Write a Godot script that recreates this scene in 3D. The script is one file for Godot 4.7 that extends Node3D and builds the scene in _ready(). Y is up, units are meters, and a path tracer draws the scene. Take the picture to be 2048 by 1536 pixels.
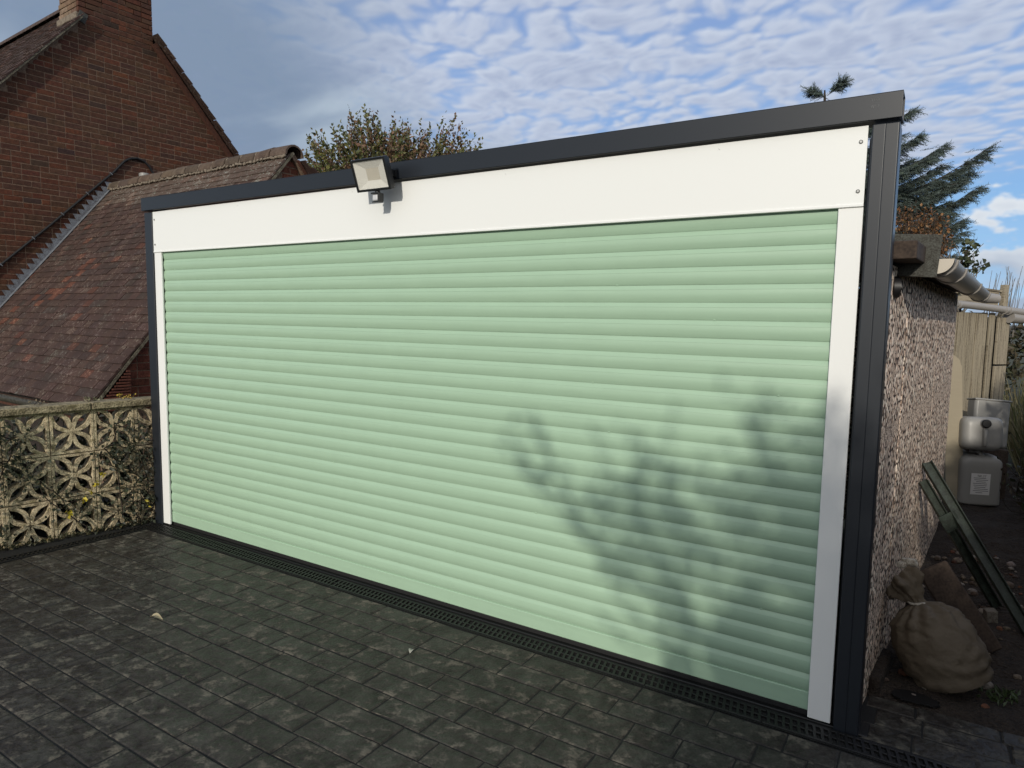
extends Node3D
# A double garage with a sage roller door, seen from its driveway. Units are metres, y is up; x runs along the door, z towards the viewer.

const UP := Vector3.UP
var rng := RandomNumberGenerator.new()
var M := {}
var T := {}


# ---------------------------------------------------------------- mesh building
class Mb:
	var v := PackedVector3Array()
	var n := PackedVector3Array()
	var uv := PackedVector2Array()
	var c := PackedColorArray()
	var col := Color(1, 1, 1)

	func pt(p: Vector3, nn: Vector3, t: Vector2) -> void:
		v.append(p)
		n.append(nn)
		uv.append(t)
		c.append(col)

	func tri(p: Vector3, q: Vector3, r: Vector3, tp := Vector2.ZERO, tq := Vector2.ZERO, tr := Vector2.ZERO) -> void:
		var nn := (q - p).cross(r - p).normalized()
		pt(p, nn, tp)
		pt(r, nn, tr)
		pt(q, nn, tq)

	func quad(p: Vector3, q: Vector3, r: Vector3, s: Vector3, a := Vector2.ZERO, b := Vector2(1, 0), d := Vector2(1, 1), e := Vector2(0, 1)) -> void:
		tri(p, q, r, a, b, d)
		tri(p, r, s, a, d, e)

	func squad(p: Array, nn: Array, t: Array) -> void:   # smooth quad, counter-clockwise from outside
		for k in [0, 2, 1, 0, 3, 2]:
			pt(p[k], nn[k], t[k])

	func box(xf: Transform3D, s: Vector3) -> void:
		var h := s / 2
		var q := []
		for k in 8:
			q.append(xf * Vector3(h.x if k & 1 else -h.x, h.y if k & 2 else -h.y, h.z if k & 4 else -h.z))
		for f in [[4, 5, 7, 6], [1, 0, 2, 3], [5, 1, 3, 7], [0, 4, 6, 2], [6, 7, 3, 2], [0, 1, 5, 4]]:
			var a: Vector2 = Vector2(s.x, s.y)
			if f[0] == 5 or f[0] == 0 and f[1] == 4:
				a = Vector2(s.z, s.y)
			elif f[0] == 6 or f[1] == 1 and f[0] == 0:
				a = Vector2(s.x, s.z)
			quad(q[f[0]], q[f[1]], q[f[2]], q[f[3]], Vector2.ZERO, Vector2(a.x, 0), a, Vector2(0, a.y))

	func rbox(xf: Transform3D, s: Vector3, r: float, seg := 1) -> void:   # a box with rounded edges
		var h := s / 2
		r = minf(r, minf(h.x, minf(h.y, h.z)) * 0.999)
		for axis in 3:
			var i := (axis + 1) % 3
			var j := (axis + 2) % 3
			var li := []
			var lj := []
			for k in seg + 1:
				li.append(-h[i] + r * k / seg)
				lj.append(-h[j] + r * k / seg)
			for k in seg + 1:
				li.append(h[i] - r + r * k / seg)
				lj.append(h[j] - r + r * k / seg)
			for side: float in [-1.0, 1.0]:
				for a in li.size() - 1:
					for b in lj.size() - 1:
						var p := []
						var nn := []
						var t := []
						for k in [[0, 0], [1, 0], [1, 1], [0, 1]]:
							var w := Vector3.ZERO
							w[axis] = h[axis] * side
							w[i] = li[a + k[0]]
							w[j] = lj[b + k[1]]
							var core := w.clamp(-h + Vector3.ONE * r, h - Vector3.ONE * r)
							var d := (w - core).normalized()
							p.append(xf * (core + d * r))
							nn.append((xf.basis * d).normalized())
							t.append(Vector2(w[i], w[j]))
						if side < 0:
							p.reverse()
							nn.reverse()
							t.reverse()
						squad(p, nn, t)

	func tube(path: Array, radii: Array, sides := 8, caps := true) -> void:
		var rings := []
		var dirs := []
		var side := Vector3.ZERO
		for k in path.size():
			var d: Vector3 = (path[mini(k + 1, path.size() - 1)] - path[maxi(k - 1, 0)]).normalized()
			if side == Vector3.ZERO:
				side = d.cross(Vector3.UP if absf(d.y) < 0.9 else Vector3.RIGHT).normalized()
			side = (side - d * side.dot(d)).normalized()
			var up := side.cross(d)
			var ring := []
			var dr := []
			for m in sides + 1:
				var a := TAU * m / sides
				var o := side * cos(a) + up * sin(a)
				dr.append(o)
				ring.append(path[k] + o * (radii[k] if k < radii.size() else radii[-1]))
			rings.append(ring)
			dirs.append(dr)
		for k in path.size() - 1:
			for m in sides:
				squad([rings[k][m + 1], rings[k][m], rings[k + 1][m], rings[k + 1][m + 1]], [dirs[k][m + 1], dirs[k][m], dirs[k + 1][m], dirs[k + 1][m + 1]],
					[Vector2(m + 1, k), Vector2(m, k), Vector2(m, k + 1), Vector2(m + 1, k + 1)])
		if caps:
			for m in sides:
				tri(path[0], rings[0][m], rings[0][m + 1])
				tri(path[-1], rings[-1][m + 1], rings[-1][m])

	func slab(poly: PackedVector2Array, depth: float, xf := Transform3D()) -> void:   # a polygon in x, y drawn out from z = 0 to z = -depth
		if Geometry2D.is_polygon_clockwise(poly):
			poly.reverse()
		if Geometry2D.is_polygon_clockwise(poly) == false:
			pass
		var area := 0.0
		for k in poly.size():
			area += poly[k].cross(poly[(k + 1) % poly.size()])
		if area < 0:
			poly.reverse()
		var idx := Geometry2D.triangulate_polygon(poly)
		for k in range(0, idx.size(), 3):
			var a := poly[idx[k]]
			var b := poly[idx[k + 1]]
			var d := poly[idx[k + 2]]
			if (b - a).cross(d - a) < 0:
				var s := b
				b = d
				d = s
			tri(xf * Vector3(a.x, a.y, 0), xf * Vector3(b.x, b.y, 0), xf * Vector3(d.x, d.y, 0), a, b, d)
			tri(xf * Vector3(a.x, a.y, -depth), xf * Vector3(d.x, d.y, -depth), xf * Vector3(b.x, b.y, -depth), a, d, b)
		for k in poly.size():
			var a := poly[k]
			var b := poly[(k + 1) % poly.size()]
			quad(xf * Vector3(a.x, a.y, 0), xf * Vector3(a.x, a.y, -depth), xf * Vector3(b.x, b.y, -depth), xf * Vector3(b.x, b.y, 0))

	func mesh() -> ArrayMesh:
		var a := []
		a.resize(Mesh.ARRAY_MAX)
		a[Mesh.ARRAY_VERTEX] = v
		a[Mesh.ARRAY_NORMAL] = n
		a[Mesh.ARRAY_TEX_UV] = uv
		a[Mesh.ARRAY_COLOR] = c
		var m := ArrayMesh.new()
		m.add_surface_from_arrays(Mesh.PRIMITIVE_TRIANGLES, a)
		return m


var used := {}

func numbered(called: String) -> String:
	used[called] = used.get(called, -1) + 1
	return called if used[called] == 0 else "%s_%03d" % [called, used[called]]


func tag(o: Node, label: String, category: String, group := "") -> Node:
	o.set_meta("label", label)
	o.set_meta("category", category)
	if group:
		o.set_meta("group", group)
	return o


func thing(called: String, label: String, category: String, xf := Transform3D(), group := "") -> Node3D:
	var o := Node3D.new()
	o.name = numbered(called)
	add_child(o)
	o.transform = xf
	tag(o, label, category, group)
	return o


func put(called: String, m: Mesh, mat: Material, parent: Node = null, kind := "") -> MeshInstance3D:
	var o := MeshInstance3D.new()
	o.mesh = m
	o.material_override = mat
	if parent == null:
		o.name = numbered(called)
		add_child(o)
	else:
		var k := 0
		var counts: Dictionary = parent.get_meta("counts_") if parent.has_meta("counts_") else {}
		k = counts.get(called, 0)
		counts[called] = k + 1
		parent.set_meta("counts_", counts)
		o.name = called if k == 0 else "%s_%03d" % [called, k]
		parent.add_child(o, true)
	if kind:
		o.set_meta("kind", kind)
	return o


func copies(called: String, m: Mesh, mat: Material, xfs: Array, cols: Array, parent: Node = null) -> MultiMeshInstance3D:
	var mm := MultiMesh.new()
	mm.transform_format = MultiMesh.TRANSFORM_3D
	mm.use_colors = true
	mm.mesh = m
	mm.instance_count = xfs.size()
	for k in xfs.size():
		mm.set_instance_transform(k, xfs[k])
		mm.set_instance_color(k, cols[k])
	var o := MultiMeshInstance3D.new()
	o.multimesh = mm
	o.material_override = mat
	o.name = called if parent else numbered(called)
	(parent if parent else self).add_child(o, true)
	o.set_meta("kind", "stuff")
	return o


func at(p: Vector3, deg := Vector3.ZERO) -> Transform3D:
	return Transform3D(Basis.from_euler(deg * PI / 180.0), p)


func rr(a: float, b: float) -> float:
	return rng.randf_range(a, b)


func lin(r: float, g: float, b: float) -> Color:
	return Color(r, g, b).linear_to_srgb()


func vary(c: Color, amount: float) -> Color:
	var k := 1.0 + rr(-amount, amount)
	return Color(c.r * k, c.g * k * (1.0 + rr(-0.04, 0.04)), c.b * k * (1.0 + rr(-0.06, 0.06)))


# ---------------------------------------------------------------- textures
func noise(sd: int, freq: float, oct := 4, type := FastNoiseLite.TYPE_SIMPLEX_SMOOTH) -> FastNoiseLite:
	var f := FastNoiseLite.new()
	f.noise_type = type
	f.seed = sd
	f.frequency = freq
	f.fractal_type = FastNoiseLite.FRACTAL_FBM if oct > 1 else FastNoiseLite.FRACTAL_NONE
	f.fractal_octaves = oct
	return f


func nbytes(f: FastNoiseLite, size := 512) -> PackedByteArray:
	var im := f.get_seamless_image(size, size, false, false, 0.12, true)
	im.convert(Image.FORMAT_L8)
	return im.get_data()


func grey(b: PackedByteArray, size := 512) -> ImageTexture:
	return ImageTexture.create_from_image(Image.create_from_data(size, size, false, Image.FORMAT_L8, b))


func ramp(v: float, stops: Array) -> Color:
	for k in stops.size() - 1:
		if v <= stops[k + 1][0]:
			var a: float = clampf((v - stops[k][0]) / maxf(stops[k + 1][0] - stops[k][0], 1e-4), 0, 1)
			return (stops[k][1] as Color).lerp(stops[k + 1][1], a)
	return stops[-1][1]


# a colour texture: a ramp over one noise, then a second noise that lays another colour over it between two thresholds
func blend_tex(a: PackedByteArray, stops: Array, b: PackedByteArray, over: Color, lo: float, hi: float, most := 1.0, size := 512) -> ImageTexture:
	var lut := []
	for k in 256:
		lut.append(ramp(k / 255.0, stops))
	var out := PackedByteArray()
	out.resize(size * size * 3)
	for k in size * size:
		var c: Color = lut[a[k]]
		var m := smoothstep(lo, hi, b[k] / 255.0) * most
		c = c.lerp(over, m)
		out[k * 3] = int(clampf(c.r, 0, 1) * 255)
		out[k * 3 + 1] = int(clampf(c.g, 0, 1) * 255)
		out[k * 3 + 2] = int(clampf(c.b, 0, 1) * 255)
	var im := Image.create_from_data(size, size, false, Image.FORMAT_RGB8, out)
	return ImageTexture.create_from_image(im)


func mix_bytes(a: PackedByteArray, b: PackedByteArray, k: float) -> PackedByteArray:
	var o := PackedByteArray()
	o.resize(a.size())
	for i in a.size():
		o[i] = int(a[i] * (1 - k) + b[i] * k)
	return o


func mat(called: String, c: Color, rough := 0.8, tex: Texture2D = null, scale := 1.0, bump: Texture2D = null, bump_cm := 0.0, world := true) -> StandardMaterial3D:
	var m := StandardMaterial3D.new()
	m.resource_name = called
	m.albedo_color = c
	m.roughness = rough
	m.vertex_color_use_as_albedo = true
	if tex:
		m.albedo_texture = tex
	if bump:
		m.heightmap_enabled = true
		m.heightmap_texture = bump
		m.heightmap_scale = bump_cm
	if world:
		m.uv1_triplanar = true
		m.uv1_world_triplanar = true
		m.uv1_triplanar_sharpness = 6.0
	m.uv1_scale = Vector3.ONE * scale
	M[called] = m
	return m


func make_materials() -> void:
	var fine := nbytes(noise(1, 0.09, 4))
	var blotch := nbytes(noise(2, 0.012, 5))
	var blotch2 := nbytes(noise(3, 0.02, 5))
	var spots := nbytes(noise(4, 0.05, 3))
	var tfine := grey(fine)
	var W := Color(1, 1, 1)
	# brick: per-brick tone comes from vertex colours, the texture gives sooty and sandy grain
	T.brick = blend_tex(mix_bytes(fine, blotch2, 0.4), [[0.25, Color(0.62, 0.58, 0.56)], [0.5, Color(0.86, 0.85, 0.84)], [0.75, Color(1, 1, 1)]], spots, Color(0.98, 0.9, 0.82), 0.80, 0.92, 0.6)
	mat("brick", lin(0.25, 0.25, 0.25) * 1.0, 0.95, T.brick, 1.4, tfine, 0.25)
	M.brick.albedo_color = Color(1, 1, 1)
	mat("mortar", lin(0.24, 0.165, 0.112), 0.98, T.brick, 2.0, tfine, 0.2)
	# clay tiles with pale lichen
	var lichen := nbytes(noise(7, 0.03, 5))
	T.tile = blend_tex(mix_bytes(fine, blotch, 0.5), [[0.25, Color(0.66, 0.62, 0.62)], [0.5, Color(0.85, 0.82, 0.8)], [0.8, Color(1, 1, 1)]], mix_bytes(lichen, fine, 0.3), Color(1.0, 1.0, 0.97), 0.62, 0.72, 0.0)
	mat("tile", Color(1, 1, 1), 0.9, T.tile, 1.1, tfine, 0.25)
	# lichen-spotted tiles laid by their own coordinates, so that the spots run down the slope
	var big := nbytes(noise(8, 0.035, 4), 1024)
	var patch := nbytes(noise(9, 0.006, 3), 1024)
	var fine_big := nbytes(noise(10, 0.11, 4), 1024)
	var out := PackedByteArray()
	out.resize(1024 * 1024 * 3)
	for k in 1024 * 1024:
		var base := 0.15 * (0.62 + 0.55 * fine_big[k] / 255.0 + 0.45 * (patch[k] / 255.0 - 0.5))
		var l := smoothstep(0.635, 0.74, big[k] / 255.0 * 0.66 + patch[k] / 255.0 * 0.26 + (fine_big[k] / 255.0 - 0.5) * 0.55 + 0.02) * 0.85
		out[k * 3] = int(pow(lerpf(base, 0.50, l), 1 / 2.2) * 255.0)
		out[k * 3 + 1] = int(pow(lerpf(base, 0.80, l), 1 / 2.2) * 255.0)
		out[k * 3 + 2] = int(pow(lerpf(base, 0.95, l), 1 / 2.2) * 255.0)
	T.roof = ImageTexture.create_from_image(Image.create_from_data(1024, 1024, false, Image.FORMAT_RGB8, out))
	var m := mat("roof_tile", Color(1, 1, 1), 0.9, T.roof, 1.0, null, 0.0, false)
	m.uv1_scale = Vector3(0.60, 0.42, 1)
	# concrete of the screen wall and coping
	T.concrete = blend_tex(mix_bytes(fine, blotch2, 0.45), [[0.2, Color(0.42, 0.4, 0.36)], [0.5, Color(0.78, 0.75, 0.68)], [0.8, Color(1, 0.98, 0.92)]], blotch, Color(0.42, 0.40, 0.29), 0.58, 0.80, 0.5)
	mat("screen_concrete", lin(0.82, 0.73, 0.58), 0.95, T.concrete, 1.8, tfine, 0.4)
	mat("coping_concrete", lin(0.42, 0.38, 0.29), 0.97, T.concrete, 1.3, tfine, 0.6)
	# pebbledash
	var cell := noise(11, 0.042, 1, FastNoiseLite.TYPE_CELLULAR)
	cell.cellular_return_type = FastNoiseLite.RETURN_CELL_VALUE
	var dist := noise(11, 0.042, 1, FastNoiseLite.TYPE_CELLULAR)
	dist.cellular_return_type = FastNoiseLite.RETURN_DISTANCE
	var cb := nbytes(cell, 1024)
	var db := nbytes(dist, 1024)
	var pal := [Color(0.95, 0.90, 0.83), Color(0.80, 0.70, 0.62), Color(1.0, 0.96, 0.90), Color(0.50, 0.43, 0.38), Color(0.90, 0.81, 0.74), Color(0.30, 0.26, 0.23), Color(0.97, 0.90, 0.84), Color(0.74, 0.67, 0.62)]
	out = PackedByteArray()
	out.resize(1024 * 1024 * 3)
	var hb := PackedByteArray()
	hb.resize(1024 * 1024)
	for k in 1024 * 1024:
		var c: Color = pal[(cb[k] * 37 / 8) % 8]
		var e := 1.0 - smoothstep(0.42, 0.66, db[k] / 255.0)
		c = Color(0.20, 0.155, 0.125).lerp(c, e)
		out[k * 3] = int(c.r * 255)
		out[k * 3 + 1] = int(c.g * 255)
		out[k * 3 + 2] = int(c.b * 255)
		hb[k] = int(clampf(e, 0, 1) * 255)
	T.pebble = ImageTexture.create_from_image(Image.create_from_data(1024, 1024, false, Image.FORMAT_RGB8, out))
	mat("pebbledash", lin(1.0, 0.96, 0.91), 0.85, T.pebble, 1.25, grey(hb, 1024), 0.25)
	# sealed imprinted concrete
	var streak := nbytes(noise(14, 0.010, 6), 1024)
	var mott := nbytes(noise(15, 0.035, 5), 1024)
	var efl := nbytes(noise(16, 0.014, 6), 1024)
	out = PackedByteArray()
	out.resize(1024 * 1024 * 3)
	var rb := PackedByteArray()
	rb.resize(1024 * 1024)
	for k in 1024 * 1024:
		var s := streak[k] / 255.0
		var g := mott[k] / 255.0
		var e := smoothstep(0.52, 0.80, efl[k] / 255.0 * 0.72 + g * 0.30 + (fine_big[k] / 255.0 - 0.5) * 0.22)
		var b := 0.42 + 0.28 * s + 0.20 * (g - 0.5) + 0.10 * (fine_big[k] / 255.0 - 0.5)
		var c := Color(b * lerpf(1.06, 0.98, s), b, b * lerpf(1.0, 0.97, s)).lerp(Color(1.0, 0.98, 0.93), e * 0.80)
		out[k * 3] = int(clampf(c.r, 0, 1) * 255)
		out[k * 3 + 1] = int(clampf(c.g, 0, 1) * 255)
		out[k * 3 + 2] = int(clampf(c.b, 0, 1) * 255)
		rb[k] = int(clampf(0.38 + 0.5 * e + 0.25 * (g - 0.3), 0.2, 1) * 255)
	T.cobble = ImageTexture.create_from_image(Image.create_from_data(1024, 1024, false, Image.FORMAT_RGB8, out))
	m = mat("imprinted_concrete", lin(0.150, 0.143, 0.128), 1.0, T.cobble, 0.55, grey(mix_bytes(mott, streak, 0.5), 1024), 1.1)
	m.roughness_texture = grey(rb, 1024)
	m.metallic_specular = 0.30
	mat("joint", lin(0.022, 0.022, 0.021), 0.85, tfine, 3.0)
	# painted metal
	mat("anthracite", lin(0.0150, 0.0185, 0.0240), 0.36, null)
	mat("anthracite_inside", lin(0.012, 0.015, 0.02), 0.6, null)
	var brushed := PackedByteArray()
	brushed.resize(512 * 512)
	for y in 512:
		for x in 512:
			brushed[y * 512 + x] = int(clampf(0.955 + 0.03 * (fine[y * 512 + ((x / 24) % 512)] / 255.0) + 0.015 * (blotch[y * 512 + x] / 255.0 - 0.5), 0, 1) * 255)
	T.brushed = grey(brushed)
	mat("sage_slat", lin(0.370, 0.530, 0.380), 0.36, T.brushed, 0.9)
	mat("white_panel", lin(0.80, 0.815, 0.79), 0.42, null)
	mat("white_guide", lin(0.80, 0.81, 0.785), 0.38, null)
	mat("marking", lin(0.10, 0.105, 0.11), 0.6, null)
	mat("screw", lin(0.35, 0.35, 0.34), 0.35, null)
	M.screw.metallic = 0.8
	mat("black_plastic", lin(0.008, 0.008, 0.009), 0.45, null)
	mat("rubber", lin(0.006, 0.006, 0.006), 0.7, null)
	mat("lamp_case", lin(0.010, 0.011, 0.012), 0.4, null)
	mat("reflector", lin(0.70, 0.69, 0.62), 0.35, null)
	mat("led", lin(0.52, 0.48, 0.38), 0.5, null)
	m = mat("lamp_glass", Color(1, 1, 1, 0.06), 0.04, null)
	m.transparency = BaseMaterial3D.TRANSPARENCY_ALPHA
	mat("sensor_lens", lin(0.55, 0.56, 0.57), 0.3, null)
	mat("drain", lin(0.014, 0.0135, 0.013), 0.5, tfine, 4.0)
	mat("lead", lin(0.20, 0.22, 0.25), 0.62, T.brick, 1.2)
	mat("cable", lin(0.006, 0.006, 0.006), 0.6, null)
	mat("old_gutter", lin(0.30, 0.28, 0.255), 0.38, T.brushed, 1.2)
	mat("grey_gutter", lin(0.10, 0.10, 0.095), 0.5, T.concrete, 1.5)
	mat("gutter_inside", lin(0.55, 0.5, 0.42), 0.7, null)
	mat("fascia_board", lin(0.085, 0.088, 0.077), 0.9, T.brick, 2.2, tfine, 0.15)
	mat("roof_sheet", lin(0.22, 0.21, 0.18), 0.95, T.concrete, 1.1, tfine, 0.3)
	mat("soil", lin(0.036, 0.026, 0.019), 1.0, T.brick, 0.9, grey(mix_bytes(blotch2, fine, 0.5)), 3.0)
	mat("grass_ground", lin(0.055, 0.06, 0.025), 1.0, T.brick, 0.2)
	# weathered timber, grain along v
	var gr := noise(21, 0.02, 4)
	out = PackedByteArray()
	out.resize(512 * 512 * 3)
	for y in 512:
		for x in 512:
			var g := gr.get_noise_2d(x * 4.0, y * 0.22) * 0.5 + 0.5
			g = g * 0.75 + fine[y * 512 + x] / 255.0 * 0.25
			var kn := smoothstep(0.86, 0.93, spots[y * 512 + x] / 255.0)
			var c := Color(0.58, 0.54, 0.48).lerp(Color(0.98, 0.95, 0.88), smoothstep(0.15, 0.6, g)).lerp(Color(0.3, 0.24, 0.18), kn * 0.6)
			out[(y * 512 + x) * 3] = int(c.r * 255)
			out[(y * 512 + x) * 3 + 1] = int(c.g * 255)
			out[(y * 512 + x) * 3 + 2] = int(c.b * 255)
	T.wood = ImageTexture.create_from_image(Image.create_from_data(512, 512, false, Image.FORMAT_RGB8, out))
	mat("timber", lin(0.33, 0.305, 0.265), 0.9, T.wood, 1.0, null, 0.0, false)
	M.timber.uv1_scale = Vector3(1.6, 0.7, 1)
	mat("pale_plank", lin(0.34, 0.295, 0.215), 0.85, T.brushed, 1.0)
	mat("milky_plastic", lin(0.27, 0.265, 0.25), 0.42, null)
	M.milky_plastic.subsurf_scatter_enabled = false
	mat("paper", lin(0.62, 0.61, 0.6), 0.8, null)
	mat("ink", lin(0.03, 0.03, 0.03), 0.8, null)
	mat("sack", lin(0.105, 0.082, 0.055), 0.75, T.brushed, 1.1, grey(mix_bytes(fine, blotch2, 0.4)), 0.25)
	mat("brown_board", lin(0.06, 0.04, 0.028), 0.8, T.brick, 1.2)
	mat("green_plastic", lin(0.035, 0.055, 0.048), 0.55, T.concrete, 2.0)
	mat("stone", lin(0.22, 0.2, 0.17), 0.95, T.brick, 3.0)
	mat("white_scrap", lin(0.5, 0.48, 0.42), 0.9, T.brick, 3.0)
	mat("bark", lin(0.06, 0.045, 0.033), 0.95, T.brick, 1.5, tfine, 1.0)
	m = mat("leaf", Color(1, 1, 1), 0.55, null)
	m.backlight_enabled = true
	m.backlight = Color(0.5, 0.5, 0.5)
	m.cull_mode = BaseMaterial3D.CULL_DISABLED
	m = mat("needle", Color(1, 1, 1), 0.7, null)
	m.cull_mode = BaseMaterial3D.CULL_DISABLED
	mat("red_board", lin(0.10, 0.037, 0.021), 0.9, T.brick, 1.5)
	mat("lime", lin(0.26, 0.22, 0.17), 0.95, T.brick, 1.6)


# ---------------------------------------------------------------- sky
var n_low := noise(101, 0.30, 3)
var n_gap := noise(107, 1.1, 4)
var n_warp := noise(102, 2.0, 3)
var n_cell := noise(103, 1.0, 1, FastNoiseLite.TYPE_CELLULAR)
var n_det := noise(104, 9.0, 4)
var n_str := noise(105, 0.8, 5)
var n_cum := noise(106, 9.0, 5)
var sun_to := Vector3.ZERO

func puffs(r: Vector2, low: float) -> float:   # density of the sheet of small clouds, before it is thresholded
	var w := Vector2(n_warp.get_noise_2d(r.x + 7.0, r.y), n_warp.get_noise_2d(r.x, r.y + 31.0)) * 0.075
	var q := r + w
	var d1 := n_cell.get_noise_2d(q.x * 8.2, q.y * 11.0) + 1.0
	var d2 := n_cell.get_noise_2d(q.x * 18.0 + 50.0, q.y * 24.0) + 1.0
	var c1 := clampf(1.0 - d1 * 1.25, 0, 1)
	var c2 := clampf(1.0 - d2 * 1.2, 0, 1)
	return c1 * 0.62 + c2 * 0.24 + n_det.get_noise_2d(q.x * 0.9, q.y * 1.2) * 0.16 + n_gap.get_noise_2d(r.x * 0.8, r.y * 1.1) * 0.44 + low * 0.12


func sky_color(d: Vector3) -> Color:
	var y := maxf(d.y, 0.0)
	var blue := ramp(y, [[0.0, Color(0.46, 0.64, 0.84)], [0.06, Color(0.37, 0.61, 0.88)], [0.25, Color(0.175, 0.385, 0.76)], [0.45, Color(0.085, 0.20, 0.52)], [1.0, Color(0.06, 0.14, 0.38)]])
	var q := Vector2(d.x, d.z) / (y + 0.05)
	var az := atan2(d.x, -d.z)                       # 0 straight behind the garage, negative to the left
	var low := n_low.get_noise_2d(q.x, q.y)
	# how much of each kind of cloud: a grey veil to the left, a sheet of small cells overhead that ends above the clear strip behind the garage
	var veil := smoothstep(-0.56, -1.0, az + low * 0.22 - (0.36 - y) * 0.55) * (1.0 if az > -2.6 else smoothstep(-3.1, -2.6, az))
	var edge := -q.y * 0.86 + q.x * 0.42 + low * 0.8
	var sheet := 1.0 - smoothstep(2.6, 4.3, edge)
	var r := Vector2(q.x * 0.92 + q.y * 0.38, q.y * 0.92 - q.x * 0.38)
	var p := puffs(r, low)
	var bias := (sheet - 0.5) * 0.62 - 0.10 + smoothstep(-0.25, -0.7, az) * 0.16
	var dens := smoothstep(0.20, 0.78, p + bias)
	var sunward := puffs(r + Vector2(0.35, 0.9) * 0.035, low)
	var shade := clampf(0.34 + (sunward - p) * 0.6 + smoothstep(0.75, 1.15, p + bias) * 0.40, 0, 1)
	var lit := Color(0.64, 0.70, 0.81).lerp(Color(0.33, 0.39, 0.55), shade)
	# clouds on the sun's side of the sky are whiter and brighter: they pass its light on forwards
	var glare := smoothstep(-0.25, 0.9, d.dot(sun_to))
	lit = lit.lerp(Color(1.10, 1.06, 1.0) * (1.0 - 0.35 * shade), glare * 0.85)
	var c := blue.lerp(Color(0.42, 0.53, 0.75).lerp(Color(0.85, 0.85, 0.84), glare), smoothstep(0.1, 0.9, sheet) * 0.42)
	c = c.lerp(lit, dens * 0.90)
	# low in the sheet the cells run together into a pale haze
	c = c.lerp(Color(0.56, 0.63, 0.70), smoothstep(0.24, 0.10, y) * smoothstep(-0.16, -0.45, az) * 0.75)
	# the veil: soft grey-blue streaks, paler low down
	var st := n_str.get_noise_2d(q.x * 0.5 + q.y * 0.3, q.y * 1.1 - q.x * 0.35) * 0.5 + 0.5
	var grey_blue := Color(0.215, 0.290, 0.410).lerp(Color(0.46, 0.55, 0.64), smoothstep(0.46, 0.86, st + (0.30 - y) * 0.9))
	c = c.lerp(grey_blue, veil * 0.95)
	# heaps of cumulus low over the horizon
	var heap := n_cum.get_noise_2d(az * 1.0, d.y * 2.0) * 0.5 + 0.5
	var bank := n_low.get_noise_2d(az * 7.0 + 43.3, 3.0) * 0.11
	var top := 0.088 + bank + (heap - 0.5) * 0.16
	var body := smoothstep(0.0, 0.014, top - d.y) * smoothstep(-0.005, 0.03, d.y - 0.045 - (heap - 0.5) * 0.06)
	var wisp := smoothstep(0.52, 0.66, heap) * smoothstep(0.05, 0.03, d.y)
	var shade2 := clampf((top - d.y) * 13.0 + (0.5 - heap) * 0.8, 0, 1)
	c = c.lerp(Color(0.80, 0.83, 0.86).lerp(Color(0.36, 0.42, 0.53), shade2), clampf(body + wisp * 0.8, 0, 1) * 0.9)
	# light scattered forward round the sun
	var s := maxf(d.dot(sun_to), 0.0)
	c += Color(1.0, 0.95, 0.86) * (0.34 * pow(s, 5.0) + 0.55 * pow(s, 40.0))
	return c


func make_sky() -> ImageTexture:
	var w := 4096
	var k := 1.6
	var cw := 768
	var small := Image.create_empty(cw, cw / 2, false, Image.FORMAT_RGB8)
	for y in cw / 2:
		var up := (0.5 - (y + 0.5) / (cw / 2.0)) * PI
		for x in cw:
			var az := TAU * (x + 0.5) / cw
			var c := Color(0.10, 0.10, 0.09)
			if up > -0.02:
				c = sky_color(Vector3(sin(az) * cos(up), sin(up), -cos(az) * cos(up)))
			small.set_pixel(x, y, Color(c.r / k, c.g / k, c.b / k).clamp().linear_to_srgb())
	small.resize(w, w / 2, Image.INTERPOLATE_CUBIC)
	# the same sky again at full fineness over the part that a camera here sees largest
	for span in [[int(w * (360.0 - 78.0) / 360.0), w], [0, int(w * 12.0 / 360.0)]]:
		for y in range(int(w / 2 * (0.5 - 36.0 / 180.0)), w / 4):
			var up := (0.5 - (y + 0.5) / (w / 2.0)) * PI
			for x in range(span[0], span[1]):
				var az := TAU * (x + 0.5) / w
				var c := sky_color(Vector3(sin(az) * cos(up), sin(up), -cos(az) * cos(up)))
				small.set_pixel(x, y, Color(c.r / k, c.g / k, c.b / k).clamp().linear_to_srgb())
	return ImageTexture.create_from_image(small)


# ---------------------------------------------------------------- leaves
func leaf_mesh(width := 0.55) -> ArrayMesh:   # a unit leaf along +y, folded on its rib
	var b := Mb.new()
	var w := width / 2
	for s: float in [-1.0, 1.0]:
		var p := [Vector3(0, 0, 0), Vector3(s * w, 0.45, 0.12), Vector3(0, 1, 0.02), Vector3(0, 0.5, -0.02)]
		if s > 0:
			b.tri(p[0], p[1], p[3])
			b.tri(p[3], p[1], p[2])
		else:
			b.tri(p[0], p[3], p[1])
			b.tri(p[3], p[2], p[1])
	return b.mesh()


func tuft_mesh(blades: int, thick := 0.035) -> ArrayMesh:   # a unit sprig along +y with thin blades
	var b := Mb.new()
	var r := RandomNumberGenerator.new()
	r.seed = 5
	for k in blades:
		var t := float(k) / blades
		var o := Vector3(0, t, 0)
		var a := k * 2.4
		var d := Vector3(cos(a), 0.75, sin(a)).normalized() * r.randf_range(0.20, 0.34)
		var s := Vector3(-sin(a), 0, cos(a)) * thick
		b.tri(o - s, o + s, o + d)
	b.tri(Vector3(-thick * 0.6, 0, 0), Vector3(thick * 0.6, 0, 0), Vector3(0, 1.05, 0))
	return b.mesh()


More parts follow.
